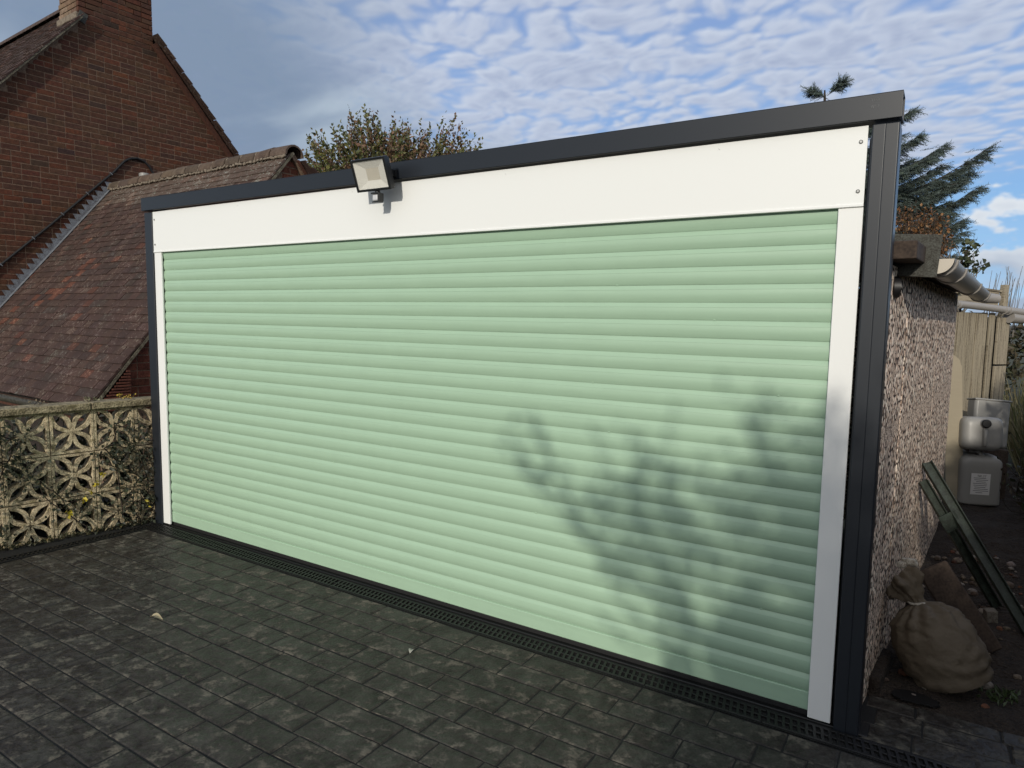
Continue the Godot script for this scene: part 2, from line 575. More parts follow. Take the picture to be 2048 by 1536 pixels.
func pointing(dir: Vector3, roll: float, size: float, pos: Vector3) -> Transform3D:
	var y := dir.normalized()
	var x := y.cross(Vector3.UP if absf(y.y) < 0.95 else Vector3.RIGHT).normalized()
	var z := x.cross(y)
	var bs := Basis(x, y, z) * Basis(Vector3.UP, roll)
	return Transform3D(bs.scaled(Vector3.ONE * size) if false else Basis(bs.x * size, bs.y * size, bs.z * size), pos)


func rand_dir() -> Vector3:
	var z := rr(-1, 1)
	var a := rr(0, TAU)
	var r := sqrt(1 - z * z)
	return Vector3(r * cos(a), z, r * sin(a))


# a twig with leaves set along it; returns nothing, fills the lists
func spray(from: Vector3, to: Vector3, n: int, size: float, cols: Array, xfs: Array, tints: Array, spread := 0.06) -> void:
	var d := (to - from)
	for k in n:
		var t := (k + rr(0.0, 1.0)) / n
		var dir := (d.normalized() * 0.7 + rand_dir()).normalized()
		xfs.append(pointing(dir, rr(0, TAU), size * rr(0.6, 1.2), from + d * t + rand_dir() * spread * rr(0, 1)))
		tints.append(vary(cols[rng.randi() % cols.size()], 0.25))


func limb(b: Mb, from: Vector3, to: Vector3, r0: float, r1: float, bend := 0.1) -> void:
	var pts := []
	var rad := []
	var off := rand_dir() * (to - from).length() * bend
	for k in 6:
		var t := k / 5.0
		pts.append(from.lerp(to, t) + off * sin(t * PI))
		rad.append(lerpf(r0, r1, t))
	b.tube(pts, rad, 6)


# ---------------------------------------------------------------- brickwork and tiles
# one brick with chamfered face, lying along local x, its face towards +z, centred on its middle
func brick_mesh(size: Vector3, tone: Color) -> ArrayMesh:
	var b := Mb.new()
	b.col = tone
	brick_into(b, Transform3D(), size)
	return b.mesh()


func brick_into(b: Mb, xf: Transform3D, s: Vector3) -> void:
	var h := s / 2
	var e := 0.0035
	var z1 := h.z
	var z0 := h.z - e
	var o := [Vector3(-h.x, -h.y, z0), Vector3(h.x, -h.y, z0), Vector3(h.x, h.y, z0), Vector3(-h.x, h.y, z0)]
	var f := []
	for p in o:
		f.append(xf * Vector3(p.x - signf(p.x) * e * rr(0.5, 1.3), p.y - signf(p.y) * e * rr(0.5, 1.3), z1 + rr(-0.0015, 0.0015)))
	var g := []
	var q := []
	for p in o:
		g.append(xf * p)
		q.append(xf * Vector3(p.x, p.y, -h.z))
	b.quad(f[0], f[1], f[2], f[3])
	for k in 4:
		var j := (k + 1) % 4
		b.quad(g[k], g[j], f[j], f[k])
		b.quad(q[k], q[j], g[j], g[k])


func brick_tone() -> Color:
	var t := rng.randf()
	var c := Color(0.108, 0.042, 0.022)
	if t < 0.15:
		c = Color(0.135, 0.044, 0.021)
	elif t < 0.38:
		c = Color(0.090, 0.040, 0.023)
	elif t < 0.52:
		c = Color(0.104, 0.050, 0.026)
	elif t < 0.55:
		c = Color(0.060, 0.032, 0.022)
	return vary(c, 0.15)


# bricks of a wall in its own frame: courses up y, along x from x0(y) to x1(y); the face lies at z. Up to `most` become parts, those that keep() likes first
func lay_bricks(parent: Node3D, y0: float, y1: float, span: Callable, z: float, most: int, keep: Callable, xf := Transform3D(), tone = null) -> void:
	var rest := Mb.new()
	var made := 0
	var row := 0
	var y := y0
	while y < y1:
		var s: Vector2 = span.call(y + 0.037)
		var x := floorf(s.x / 0.225) * 0.225 + (0.1125 if row % 2 else 0.0)
		while x < s.y:
			var len := 0.225
			if rng.randf() < 0.16:
				len = 0.1125
			var a := maxf(x + 0.0045, s.x)
			var e := minf(x + len - 0.0045, s.y)
			x += len
			if e - a < 0.03:
				continue
			var mid := Vector3((a + e) / 2, y + 0.0375 + rr(-0.0012, 0.0012), z - 0.025)
			var size := Vector3(e - a, 0.066 + rr(-0.002, 0.001), 0.05)
			var c: Color = tone.call(mid) if tone != null else brick_tone()
			if made < most and keep.call(mid):
				made += 1
				var o := put("brick", brick_mesh(size, c), M.brick, parent)
				o.transform = xf * Transform3D(Basis(Vector3.BACK, rr(-0.004, 0.004)), mid)
			else:
				rest.col = c
				brick_into(rest, xf * Transform3D(Basis(), mid), size)
		row += 1
		y += 0.075
	if rest.v.size():
		put("brickwork", rest.mesh(), M.brick, parent, "stuff")


# one clay tile lying on a slope: x along the eaves, y up the slope, z out of it
func tile_into(b: Mb, xf: Transform3D, w: float, l: float, th: float, uv0: Vector2) -> void:
	var h := w / 2 - 0.0015
	var lift := th + 0.012
	var cam := rr(0.0, 0.004)
	var tl := rr(-0.002, 0.003)
	var tr := rr(-0.002, 0.003)
	var a := xf * Vector3(-h, 0, lift + tl)
	var m := xf * Vector3(0, rr(-0.003, 0.003), lift + cam + (tl + tr) / 2)
	var d := xf * Vector3(h, 0, lift + tr)
	var e := xf * Vector3(h, l, th * 0.6)
	var n := xf * Vector3(0, l, th * 0.6 + cam)
	var f := xf * Vector3(-h, l, th * 0.6)
	var u := [uv0 + Vector2(-h, 0), uv0, uv0 + Vector2(h, 0), uv0 + Vector2(h, l), uv0 + Vector2(0, l), uv0 + Vector2(-h, l)]
	b.quad(a, m, n, f, u[0], u[1], u[4], u[5])
	b.quad(m, d, e, n, u[1], u[2], u[3], u[4])
	var z := xf.basis.z.normalized() * th
	b.quad(a - z, m - z, m, a, u[0], u[1], u[1], u[0])
	b.quad(m - z, d - z, d, m, u[1], u[2], u[2], u[1])
	b.quad(f - z, a - z, a, f, u[5], u[0], u[0], u[5])
	b.quad(d - z, e - z, e, d, u[2], u[3], u[3], u[2])


func tile_tone() -> Color:
	var t := rng.randf()
	var c := Color(0.074, 0.036, 0.025)
	if t < 0.25:
		c = Color(0.063, 0.031, 0.022)
	elif t < 0.40:
		c = Color(0.080, 0.041, 0.028)
	elif t < 0.45:
		c = Color(0.115, 0.040, 0.022)
	elif t < 0.58:
		c = Color(0.062, 0.036, 0.026)
	return vary(c, 0.13) * 4.7


# a tiled slope: origin at its foot, x along the eaves, y up, z out. keep(x, y) picks the tiles that become parts
func lay_tiles(parent: Node3D, origin: Transform3D, x0: float, x1: float, rows: int, most: int, keep: Callable, tone = null, hole = null) -> void:
	var rest := Mb.new()
	var made := 0
	var w := 0.168
	for r in rows:
		var sag := 0.0
		var x := x1 - (w / 2 if r % 2 else 0.0)
		var first := true
		while x > x0:
			var tw := w
			if first and r % 2:
				tw = w * 1.5
				x += w / 2
			first = false
			var p := Vector3(x - tw / 2, r * 0.1 + rr(-0.004, 0.004), rr(-0.002, 0.003))
			x -= tw
			var c: Color = tone.call(p) if tone != null else tile_tone()
			var xf := Transform3D(Basis(Vector3.BACK, rr(-0.012, 0.012)), p)
			var uv := Vector2(p.x, p.y)
			if hole != null and hole.call(p.x, p.y):
				continue
			if made < most and keep.call(p.x, p.y):
				made += 1
				var b := Mb.new()
				b.col = c
				tile_into(b, Transform3D(), tw, 0.2, 0.013, uv)
				var o := put("roof_tile", b.mesh(), M.roof_tile, parent)
				o.transform = origin * xf
			else:
				rest.col = c
				tile_into(rest, origin * xf, tw, 0.2, 0.013, uv)
	if rest.v.size():
		put("roof_tiling", rest.mesh(), M.roof_tile, parent, "stuff")


func slope_frame(foot: Vector3, up_dir: Vector3, along: Vector3) -> Transform3D:   # in house coordinates
	var y := up_dir.normalized()
	var x := along.normalized()
	return Transform3D(Basis(x, y, x.cross(y)), foot)


# ---------------------------------------------------------------- the garage
const DOOR_W := 4.512
const HEAD := 2.06

func garage() -> void:
	var g := thing("garage", "pebbledashed garage with sage roller door, white fascia and dark grey steel frame", "garage")
	# steel frame
	var b := Mb.new()
	b.rbox(at(Vector3(-0.138, 1.17, -0.05)), Vector3(0.098, 2.366, 0.12), 0.006, 2)
	put("post", b.mesh(), M.anthracite, g)
	b = Mb.new()
	b.rbox(at(Vector3(4.658, 1.17, -0.052)), Vector3(0.086, 2.366, 0.124), 0.006, 2)
	b.rbox(at(Vector3(4.634, 1.17, -0.050)), Vector3(0.046, 2.364, 0.127), 0.005, 2)
	b.rbox(at(Vector3(4.6125, 1.15, -0.075)), Vector3(0.022, 2.32, 0.09), 0.003, 1)
	put("post", b.mesh(), M.anthracite, g)
	# the head beam is an open box section
	var beam := Mb.new()
	var x0 := -0.19
	var x1 := 4.706
	var len := x1 - x0
	var mx := (x0 + x1) / 2
	beam.rbox(at(Vector3(mx, 2.409, 0.0265)), Vector3(len, 0.094, 0.005), 0.002, 1)
	beam.rbox(at(Vector3(mx, 2.409, -0.0735)), Vector3(len, 0.094, 0.005), 0.002, 1)
	beam.rbox(at(Vector3(mx, 2.4535, -0.0235)), Vector3(len, 0.005, 0.105), 0.002, 1)
	beam.rbox(at(Vector3(mx, 2.3645, -0.0235)), Vector3(len, 0.005, 0.105), 0.002, 1)
	var bm := put("head_beam", beam.mesh(), M.anthracite, g)
	b = Mb.new()
	b.box(at(Vector3(x1 - 0.09, 2.409, -0.0235)), Vector3(0.004, 0.084, 0.095))
	put("blanking_plate", b.mesh(), M.anthracite_inside, bm)
	var lines := ["YCO", "W17"]
	for k in 2:
		var t := TextMesh.new()
		var f := SystemFont.new()
		f.font_names = PackedStringArray(["Droid Sans"])
		t.font = f
		t.text = lines[k]
		t.font_size = 24
		t.pixel_size = 0.0006
		t.depth = 0.0006
		var o := put("scuffed_marking", t, M.marking, bm)
		o.position = Vector3(4.617, 2.434 - k * 0.024, 0.0295)
	# white fascia with screws and its folded lower lip
	b = Mb.new()
	b.rbox(at(Vector3((-0.087 + 4.598) / 2, (2.068 + 2.352) / 2, 0.002)), Vector3(4.685, 0.284, 0.004), 0.0015, 1)
	b.rbox(at(Vector3((-0.087 + 4.598) / 2, 2.0635, -0.004)), Vector3(4.685, 0.012, 0.022), 0.003, 2)
	var fa := put("fascia_panel", b.mesh(), M.white_panel, g)
	for x in [-0.066, 4.576]:
		for y in [2.115, 2.295]:
			b = Mb.new()
			b.tube([Vector3(0, 0, 0), Vector3(0, 0, 0.002), Vector3(0, 0, 0.0045)], [0.0075, 0.0075, 0.004], 10)
			put("screw", b.mesh(), M.screw, fa).position = Vector3(x, y, 0.004)
	for k in 4:
		b = Mb.new()
		b.tube([Vector3(0, 0, 0), Vector3(0, 0, 0.001)], [0.004, 0.003], 8)
		put("screw", b.mesh(), M.white_panel, fa).position = Vector3(0.9 + k * 1.05, 2.33, 0.004)
	# guides
	for s in [[-0.087, 0.0], [DOOR_W, 4.598]]:
		b = Mb.new()
		b.rbox(at(Vector3((s[0] + s[1]) / 2, 1.034, -0.0065)), Vector3(s[1] - s[0], 2.046, 0.013), 0.0025, 1)
		put("side_guide", b.mesh(), M.white_guide, g)
		b = Mb.new()
		b.box(at(Vector3((s[0] + s[1]) / 2, 1.03, -0.029)), Vector3(s[1] - s[0] - 0.012, 2.04, 0.03))
		put("brush_seal", b.mesh(), M.rubber, g)
	# roller door: every slat a piece of its own, all sharing one mesh
	var d := Node3D.new()
	d.name = "roller_door"
	g.add_child(d)
	var pitch := 0.0759
	var slat := Mb.new()
	var prof := []
	# from the top down: a short face tipped to the sky, a fine step, then a long curve rolling under
	var faces := [30.0, 27.0, 24.0, 20.0, 12.0, 8.0, 4.0, 0.0, -4.0, -8.0, -12.0, -16.0, -20.0, -25.0]
	var share := [0.07, 0.07, 0.07, 0.07, 0.08, 0.08, 0.08, 0.08, 0.08, 0.08, 0.08, 0.08, 0.08]
	var py := pitch / 2
	var pz := 0.0
	for k in 14:
		var a := deg_to_rad(faces[k])
		prof.append([py, pz, Vector3(0, sin(a), cos(a))])
		if k < 13:
			py -= pitch * share[k]
			pz += pitch * share[k] * tan(deg_to_rad((faces[k] + faces[k + 1]) / 2))
	var xa := -0.02
	var xb := DOOR_W + 0.02
	for k in 13:
		var p: Array = prof[k]
		var q: Array = prof[k + 1]
		var dz := 0.0 if k < 4 else -0.0010
		var pn: Vector3 = p[2]
		var qn: Vector3 = q[2]
		if k == 3:
			qn = pn
		slat.squad([Vector3(xa, q[0], q[1] + dz), Vector3(xb, q[0], q[1] + dz), Vector3(xb, p[0], p[1] + dz), Vector3(xa, p[0], p[1] + dz)], [qn, qn, pn, pn],
			[Vector2(0, 0), Vector2(1, 0), Vector2(1, 1), Vector2(0, 1)])
		if k == 3:
			slat.quad(Vector3(xa, q[0], q[1] - 0.001), Vector3(xb, q[0], q[1] - 0.001), Vector3(xb, q[0], q[1]), Vector3(xa, q[0], q[1]))
	slat.quad(Vector3(xa, -pitch / 2 - 0.001, -0.004), Vector3(xb, -pitch / 2 - 0.001, -0.004), Vector3(xb, -pitch / 2, 0), Vector3(xa, -pitch / 2, 0))
	slat.quad(Vector3(xa, pitch / 2, 0.0), Vector3(xb, pitch / 2, 0.0), Vector3(xb, pitch / 2 - 0.0005, -0.006), Vector3(xa, pitch / 2 - 0.0005, -0.006))
	slat.quad(Vector3(xa, pitch / 2 + 0.002, -0.006), Vector3(xa, -pitch / 2 - 0.002, -0.006), Vector3(xb, -pitch / 2 - 0.002, -0.006), Vector3(xb, pitch / 2 + 0.002, -0.006))
	var sm := slat.mesh()
	var y := 0.1075 + pitch / 2
	for k in 26:
		var o := put("slat", sm, M.sage_slat, d)
		o.position = Vector3(0, y, -0.0275 + rr(-0.0005, 0.0005))
		o.rotation.x = rr(-0.006, 0.006)
		y += pitch
	b = Mb.new()
	b.rbox(at(Vector3(DOOR_W / 2, 0.068, -0.030)), Vector3(DOOR_W + 0.02, 0.079, 0.020), 0.005, 2)
	put("bottom_bar", b.mesh(), M.sage_slat, d)
	b = Mb.new()
	b.rbox(at(Vector3(DOOR_W / 2, 0.016, -0.030)), Vector3(DOOR_W - 0.004, 0.026, 0.014), 0.005, 2)
	put("rubber_seal", b.mesh(), M.rubber, d)
	for k in 22:
		b = Mb.new()
		b.rbox(Transform3D(), Vector3(0.010, 0.006, 0.006), 0.002, 1)
		put("end_clip", b.mesh(), M.sage_slat, d).position = Vector3(rr(0.1, 4.4), 0.1075 + pitch * (rng.randi() % 25 + 1) + 0.001, -0.025)
	# the old body behind: pebbledash panels down the alley side, turned five degrees
	var xf := Transform3D(Basis(Vector3(sin(deg_to_rad(5)), 0, -cos(deg_to_rad(5))), UP, Vector3(cos(deg_to_rad(5)), 0, sin(deg_to_rad(5)))), Vector3(4.683, 0, -0.13))
	var px := 0.0
	for k in 5:
		var w: float = [0.62, 0.66, 0.66, 0.66, 0.60][k]
		b = Mb.new()
		b.rbox(xf * at(Vector3(px + w / 2, 0.925, -0.035 + rr(-0.002, 0.002))), Vector3(w - 0.004, 1.87, 0.07), 0.006, 1)
		put("wall_panel", b.mesh(), M.pebbledash, g)
		px += w
	b = Mb.new()
	b.rbox(xf * at(Vector3(0.42, 0.03, 0.022)), Vector3(0.36, 0.09, 0.05), 0.02, 2)
	put("plinth", b.mesh(), M.soil, g)
	b = Mb.new()
	b.box(at(Vector3(-0.12, 0.95, -1.7)), Vector3(0.06, 1.9, 3.1))
	put("far_side_wall", b.mesh(), M.pebbledash, g)
	b = Mb.new()
	b.box(at(Vector3(2.35, 0.95, -3.28)), Vector3(4.9, 1.9, 0.06))
	put("rear_wall", b.mesh(), M.pebbledash, g)
	# sheet roof with ribs, its front board and the gutter along the alley
	b = Mb.new()
	for k in 40:
		var x := -0.2 + k * 0.1265
		b.tube([Vector3(x, 1.96 + 0.0, -0.40), Vector3(x + 0.27, 1.96, -3.35)], [0.032], 6)
	b.box(Transform3D(Basis(), Vector3(2.36, 1.955, -1.88)), Vector3(4.8, 0.02, 2.9))
	put("roof_sheet", b.mesh(), M.roof_sheet, g)
	b = Mb.new()
	b.rbox(at(Vector3(4.64, 1.912, -0.385), Vector3(0, 0, -4)), Vector3(0.42, 0.172, 0.022), 0.003, 1)
	put("barge_board", b.mesh(), M.fascia_board, g)
	b = Mb.new()
	b.rbox(xf * at(Vector3(1.62, 1.905, 0.03)), Vector3(3.24, 0.07, 0.13), 0.006, 1)
	put("eaves_board", b.mesh(), M.brown_board, g)  # added board, its dark colour stands in for shadow under the gutter
	# half-round gutter
	var gut := Mb.new()
	var sides := 14
	var gx := 0.062
	var ga := xf * Vector3(0.28, 1.888, 0.135)
	var gb := xf * Vector3(3.30, 1.862, 0.135)
	var along := (gb - ga).normalized()
	var out := Vector3(cos(deg_to_rad(5)), 0, sin(deg_to_rad(5)))
	for k in sides:
		var a0 := PI + PI * k / sides
		var a1 := PI + PI * (k + 1) / sides
		for r: float in [gx, gx - 0.004]:
			var o0 := out * cos(a0) * r + UP * sin(a0) * r
			var o1 := out * cos(a1) * r + UP * sin(a1) * r
			var p := [ga + o0, gb + o0, gb + o1, ga + o1]
			var n0 := [o0.normalized(), o0.normalized(), o1.normalized(), o1.normalized()]
			if r == gx:
				gut.squad(p, n0, [Vector2.ZERO, Vector2.RIGHT, Vector2.ONE, Vector2.DOWN])
			else:
				p.reverse()
				n0.reverse()
				for i in 4:
					n0[i] = -n0[i]
				gut.squad(p, n0, [Vector2.ZERO, Vector2.RIGHT, Vector2.ONE, Vector2.DOWN])
	var gt := put("gutter", gut.mesh(), M.old_gutter, g)
	b = Mb.new()
	var half := PackedVector2Array()
	for k in 15:
		half.append(Vector2(cos(PI + PI * k / 14.0), sin(PI + PI * k / 14.0)) * (gx - 0.003))
	b.slab(half, 0.004, Transform3D(Basis(out, UP, -along), ga))
	put("stop_end", b.mesh(), M.gutter_inside, gt)
	for s in [0.06, 0.55, 1.75, 2.9]:
		b = Mb.new()
		var pts := []
		for k in 13:
			var a := PI + PI * k / 12.0
			pts.append(ga + along * s + (out * cos(a) + UP * sin(a)) * (gx + 0.003))
		for wd in 4:
			var sh := []
			for p in pts:
				sh.append(p + along * wd * 0.012)
			b.tube(sh, [0.0055], 6)
		put("joint_bracket", b.mesh(), M.old_gutter, gt)
	b = Mb.new()
	b.tube([gb + UP * -0.02, gb + along * 0.10 + UP * -0.03 + out * 0.02, gb + along * 0.18 + UP * -0.035 + out * 0.10], [0.045, 0.042, 0.036], 12)
	put("gutter_elbow", b.mesh(), M.old_gutter, gt)
	# black fitting on the corner of the wall
	b = Mb.new()
	b.tube([Vector3(4.690, 1.772, -0.33), Vector3(4.709, 1.772, -0.335), Vector3(4.718, 1.772, -0.337)], [0.046, 0.046, 0.040], 16)
	b.tube([Vector3(4.718, 1.772, -0.337), Vector3(4.727, 1.772, -0.338)], [0.016, 0.012], 10)
	put("black_outlet_cover", b.mesh(), M.black_plastic, g)
	# concrete ledge under the door
	b = Mb.new()
	b.rbox(at(Vector3(2.26, -0.02, -0.055)), Vector3(4.95, 0.05, 0.11), 0.006, 1)
	put("threshold", b.mesh(), M.drain, g)


func floodlight() -> void:
	var w := 0.247
	var h := 0.17
	var tilt := 20.0
	var bottom := Vector3(2.234, 2.2915, 0.122)
	var face := Transform3D(Basis(Vector3.RIGHT, deg_to_rad(tilt)), bottom)   # x along, y up the face, z out
	var f := thing("floodlight", "square black floodlight with white reflector and motion sensor on the garage beam", "floodlight", face)
	# frame of the front
	var b := Mb.new()
	for s: float in [-1.0, 1.0]:
		b.rbox(at(Vector3(s * (w / 2 - 0.0075), h / 2, -0.012)), Vector3(0.015, h, 0.03), 0.003, 2)
		b.rbox(at(Vector3(0, h / 2 + s * (h / 2 - 0.0065), -0.0122)), Vector3(w - 0.028, 0.013, 0.0296), 0.003, 2)
	b.rbox(at(Vector3(0, h / 2, -0.036)), Vector3(w * 0.94, h * 0.92, 0.022), 0.006, 2)
	var body := put("housing", b.mesh(), M.lamp_case, f)
	b = Mb.new()
	for k in 9:
		b.rbox(at(Vector3(-0.08 + k * 0.02, h / 2, -0.054)), Vector3(0.004, h * 0.7, 0.016), 0.001, 1)
	put("cooling_fin", b.mesh(), M.lamp_case, body, "stuff")
	# sloping reflector with the recessed LED panel
	var o := [Vector3(-w / 2 + 0.015, 0.013, -0.003), Vector3(w / 2 - 0.015, 0.013, -0.003), Vector3(w / 2 - 0.015, h - 0.013, -0.003), Vector3(-w / 2 + 0.015, h - 0.013, -0.003)]
	var q := []
	for p in o:
		q.append(Vector3(p.x * 0.42, h / 2 + (p.y - h / 2) * 0.44, -0.0225))
	b = Mb.new()
	for k in 4:
		var j := (k + 1) % 4
		b.quad(o[k], o[j], q[j], q[k])
	put("reflector", b.mesh(), M.reflector, f)
	b = Mb.new()
	b.quad(q[0], q[1], q[2], q[3])
	put("led_panel", b.mesh(), M.led, f)
	b = Mb.new()
	b.box(at(Vector3(0, h / 2, -0.0005)), Vector3(w - 0.03, h - 0.026, 0.002))
	put("glass_cover", b.mesh(), M.lamp_glass, f)
	# bracket back to the beam
	b = Mb.new()
	var inv := face.affine_inverse()
	for s: float in [-1.0, 1.0]:
		b.rbox(Transform3D(inv.basis, inv * Vector3(2.234 + s * 0.06, 2.395, 0.076)), Vector3(0.022, 0.034, 0.10), 0.003, 1)
	b.rbox(Transform3D(inv.basis, inv * Vector3(2.234, 2.395, 0.034)), Vector3(0.16, 0.04, 0.008), 0.002, 1)
	put("bracket", b.mesh(), M.lamp_case, f)
	# sensor on its stalk
	var s0 := Transform3D(inv.basis, inv * Vector3(2.243, 2.258, 0.105))
	b = Mb.new()
	b.tube([s0 * Vector3(0, 0.045, 0), s0 * Vector3(0, 0.015, 0.0)], [0.013, 0.016], 10)
	b.rbox(s0 * at(Vector3(0, 0, -0.008)), Vector3(0.052, 0.05, 0.03), 0.008, 2)
	b.rbox(s0 * at(Vector3(0, 0.021, 0.012)), Vector3(0.054, 0.008, 0.03), 0.003, 1)
	b.rbox(s0 * at(Vector3(0.024, -0.002, 0.012)), Vector3(0.006, 0.046, 0.026), 0.002, 1)
	b.rbox(s0 * at(Vector3(0, -0.024, 0.008)), Vector3(0.05, 0.006, 0.022), 0.002, 1)
	var sens := put("sensor", b.mesh(), M.lamp_case, f)
	b = Mb.new()
	b.rbox(s0 * at(Vector3(-0.003, -0.002, 0.010)), Vector3(0.040, 0.036, 0.022), 0.010, 3)
	put("sensor_lens", b.mesh(), M.sensor_lens, sens)


# ---------------------------------------------------------------- driveway and drains
func in_view(p: Vector3, margin := 0.06) -> bool:   # is a point of the ground inside the photograph's frame, roughly
	var cam: Camera3D = get_node("camera")
	var q := cam.transform.affine_inverse() * p
	if q.z > -0.2:
		return false
	var ty := tan(deg_to_rad(cam.fov / 2))
	return absf(q.x / -q.z) < ty * 4.0 / 3.0 * (1 + margin) and absf(q.y / -q.z) < ty * (1 + margin)


func stone_into(b: Mb, x0: float, x1: float, z0: float, z1: float) -> void:
	var g := 0.0016
	var j := 0.003
	var e := 0.0065
	var c := [Vector2(x0 + g + rr(0, j), z1 - g - rr(0, j)), Vector2(x1 - g - rr(0, j), z1 - g - rr(0, j)), Vector2(x1 - g - rr(0, j), z0 + g + rr(0, j)), Vector2(x0 + g + rr(0, j), z0 + g + rr(0, j))]
	var out := []
	for k in 4:   # each side gets a point at its middle, so that no edge is straight
		var p: Vector2 = c[k]
		var q: Vector2 = c[(k + 1) % 4]
		var m := p.lerp(q, rr(0.3, 0.7))
		var nn := Vector2(-(q - p).y, (q - p).x).normalized()
		out.append(p)
		out.append(m + nn * rr(-0.003, 0.002))
	var mid := Vector2((x0 + x1) / 2, (z0 + z1) / 2)
	var tilt := Vector2(rr(-0.004, 0.004), rr(-0.007, 0.007))
	var base := rr(0.0, 0.0008)
	var top := []
	for p in out:
		var d: Vector2 = mid - p
		var i: Vector2 = p + d.normalized() * e * rr(0.7, 1.6)
		top.append(Vector3(i.x, base + (i - mid).dot(tilt) + rr(-0.0008, 0.0008), i.y))
	var cen := Vector3(mid.x + rr(-0.02, 0.02), base + rr(-0.001, 0.0012), mid.y + rr(-0.01, 0.01))
	for k in 8:
		var l := (k + 1) % 8
		b.tri(cen, top[k], top[l])
		b.quad(Vector3(out[k].x, -0.0032, out[k].y), Vector3(out[l].x, -0.0032, out[l].y), top[l], top[k])


func driveway() -> void:
	var b := Mb.new()
	b.box(at(Vector3(4.3, -0.0536, 4.9)), Vector3(11.0, 0.1, 10.6))
	var d := put("driveway", b.mesh(), M.joint)
	d.set_meta("kind", "structure")
	d.set_meta("label", "dark grey imprinted concrete driveway in front of the garage")
	var far := Mb.new()
	var made := 0
	var row := -4
	while row < 60:
		var z0 := 0.1435 + row * 0.1345
		var x := -1.3 + rr(0.0, 0.2)
		while x < 9.6:
			var len := rr(0.16, 0.21) if rng.randf() < 0.35 else rr(0.26, 0.37)
			var x0 := x
			var x1 := x + len
			x = x1
			if row < 0:
				if x0 < 4.706 or z0 < -0.40 or z0 + 0.1345 > 0.02:
					if x1 < 4.76:
						continue
					if z0 + 0.1345 > 0.02 or z0 < -0.40:
						continue
					x0 = maxf(x0, 4.706)
			var edge := -0.068 - (z0 - 0.09) * 0.075     # the drain along the screen wall
			if x1 < edge + 0.05:
				continue
			x0 = maxf(x0, edge)
			if x1 - x0 < 0.04:
				continue
			var mid := Vector3((x0 + x1) / 2, 0, z0 + 0.067)
			if z0 > 5.0 and not (x0 > -0.6):
				continue
			var seen := in_view(mid, 0.10)
			if seen and made < 300:
				made += 1
				var s := Mb.new()
				stone_into(s, x0 - mid.x, x1 - mid.x, -0.06725, 0.06725)
				s.col = Color(1, 1, 1)
				var tone := rr(0.78, 1.12)
				for k in s.c.size():
					s.c[k] = Color(tone, tone, tone * 0.99)
				put("paving_stone", s.mesh(), M.imprinted_concrete, d).position = mid
			else:
				far.col = Color(1, 1, 1) * rr(0.8, 1.1)
				stone_into(far, x0, x1, z0, z0 + 0.1345)
		row += 1
	put("further_paving", far.mesh(), M.imprinted_concrete, d, "stuff")


func drain(label: String, xf: Transform3D, length: float, w: float, pitch: float, slant: float) -> void:
	var t := thing("drainage_channel", label, "drain", xf, "black drainage channels edging the driveway")
	var b := Mb.new()
	b.box(at(Vector3(length / 2, -0.055, 0)), Vector3(length, 0.01, w))
	for s: float in [-1.0, 1.0]:
		b.box(at(Vector3(length / 2, -0.03, s * (w / 2 + 0.004))), Vector3(length, 0.064, 0.008))
	put("channel", b.mesh(), M.drain, t)
	var sec := 0.5
	var m := Mb.new()
	var rows := 2
	var bar := pitch * 0.42
	for s: float in [-1.0, 0.0, 1.0]:
		m.rbox(at(Vector3(sec / 2, -0.001 if s != 0.0 else -0.0014, s * (w / 2 - 0.006))), Vector3(sec - 0.002, 0.012, 0.012 if s != 0.0 else 0.008), 0.002, 1)
	for r in rows:
		var zc := (r - 0.5) * (w - 0.02) / 2
		for k in int(sec / pitch):
			m.rbox(at(Vector3((k + 0.5 + 0.25 * r) * pitch, 0.0, zc), Vector3(0, slant, 0)), Vector3(bar, 0.010, (w - 0.02) / 2), 0.0015, 1)
	var mm := m.mesh()
	var k := 0
	while (k + 1) * sec <= length + 0.01:
		var o := put("grate", mm, M.drain, t, "stuff")
		o.position = Vector3(k * sec, 0.001 + rr(-0.0005, 0.0005), 0)
		k += 1


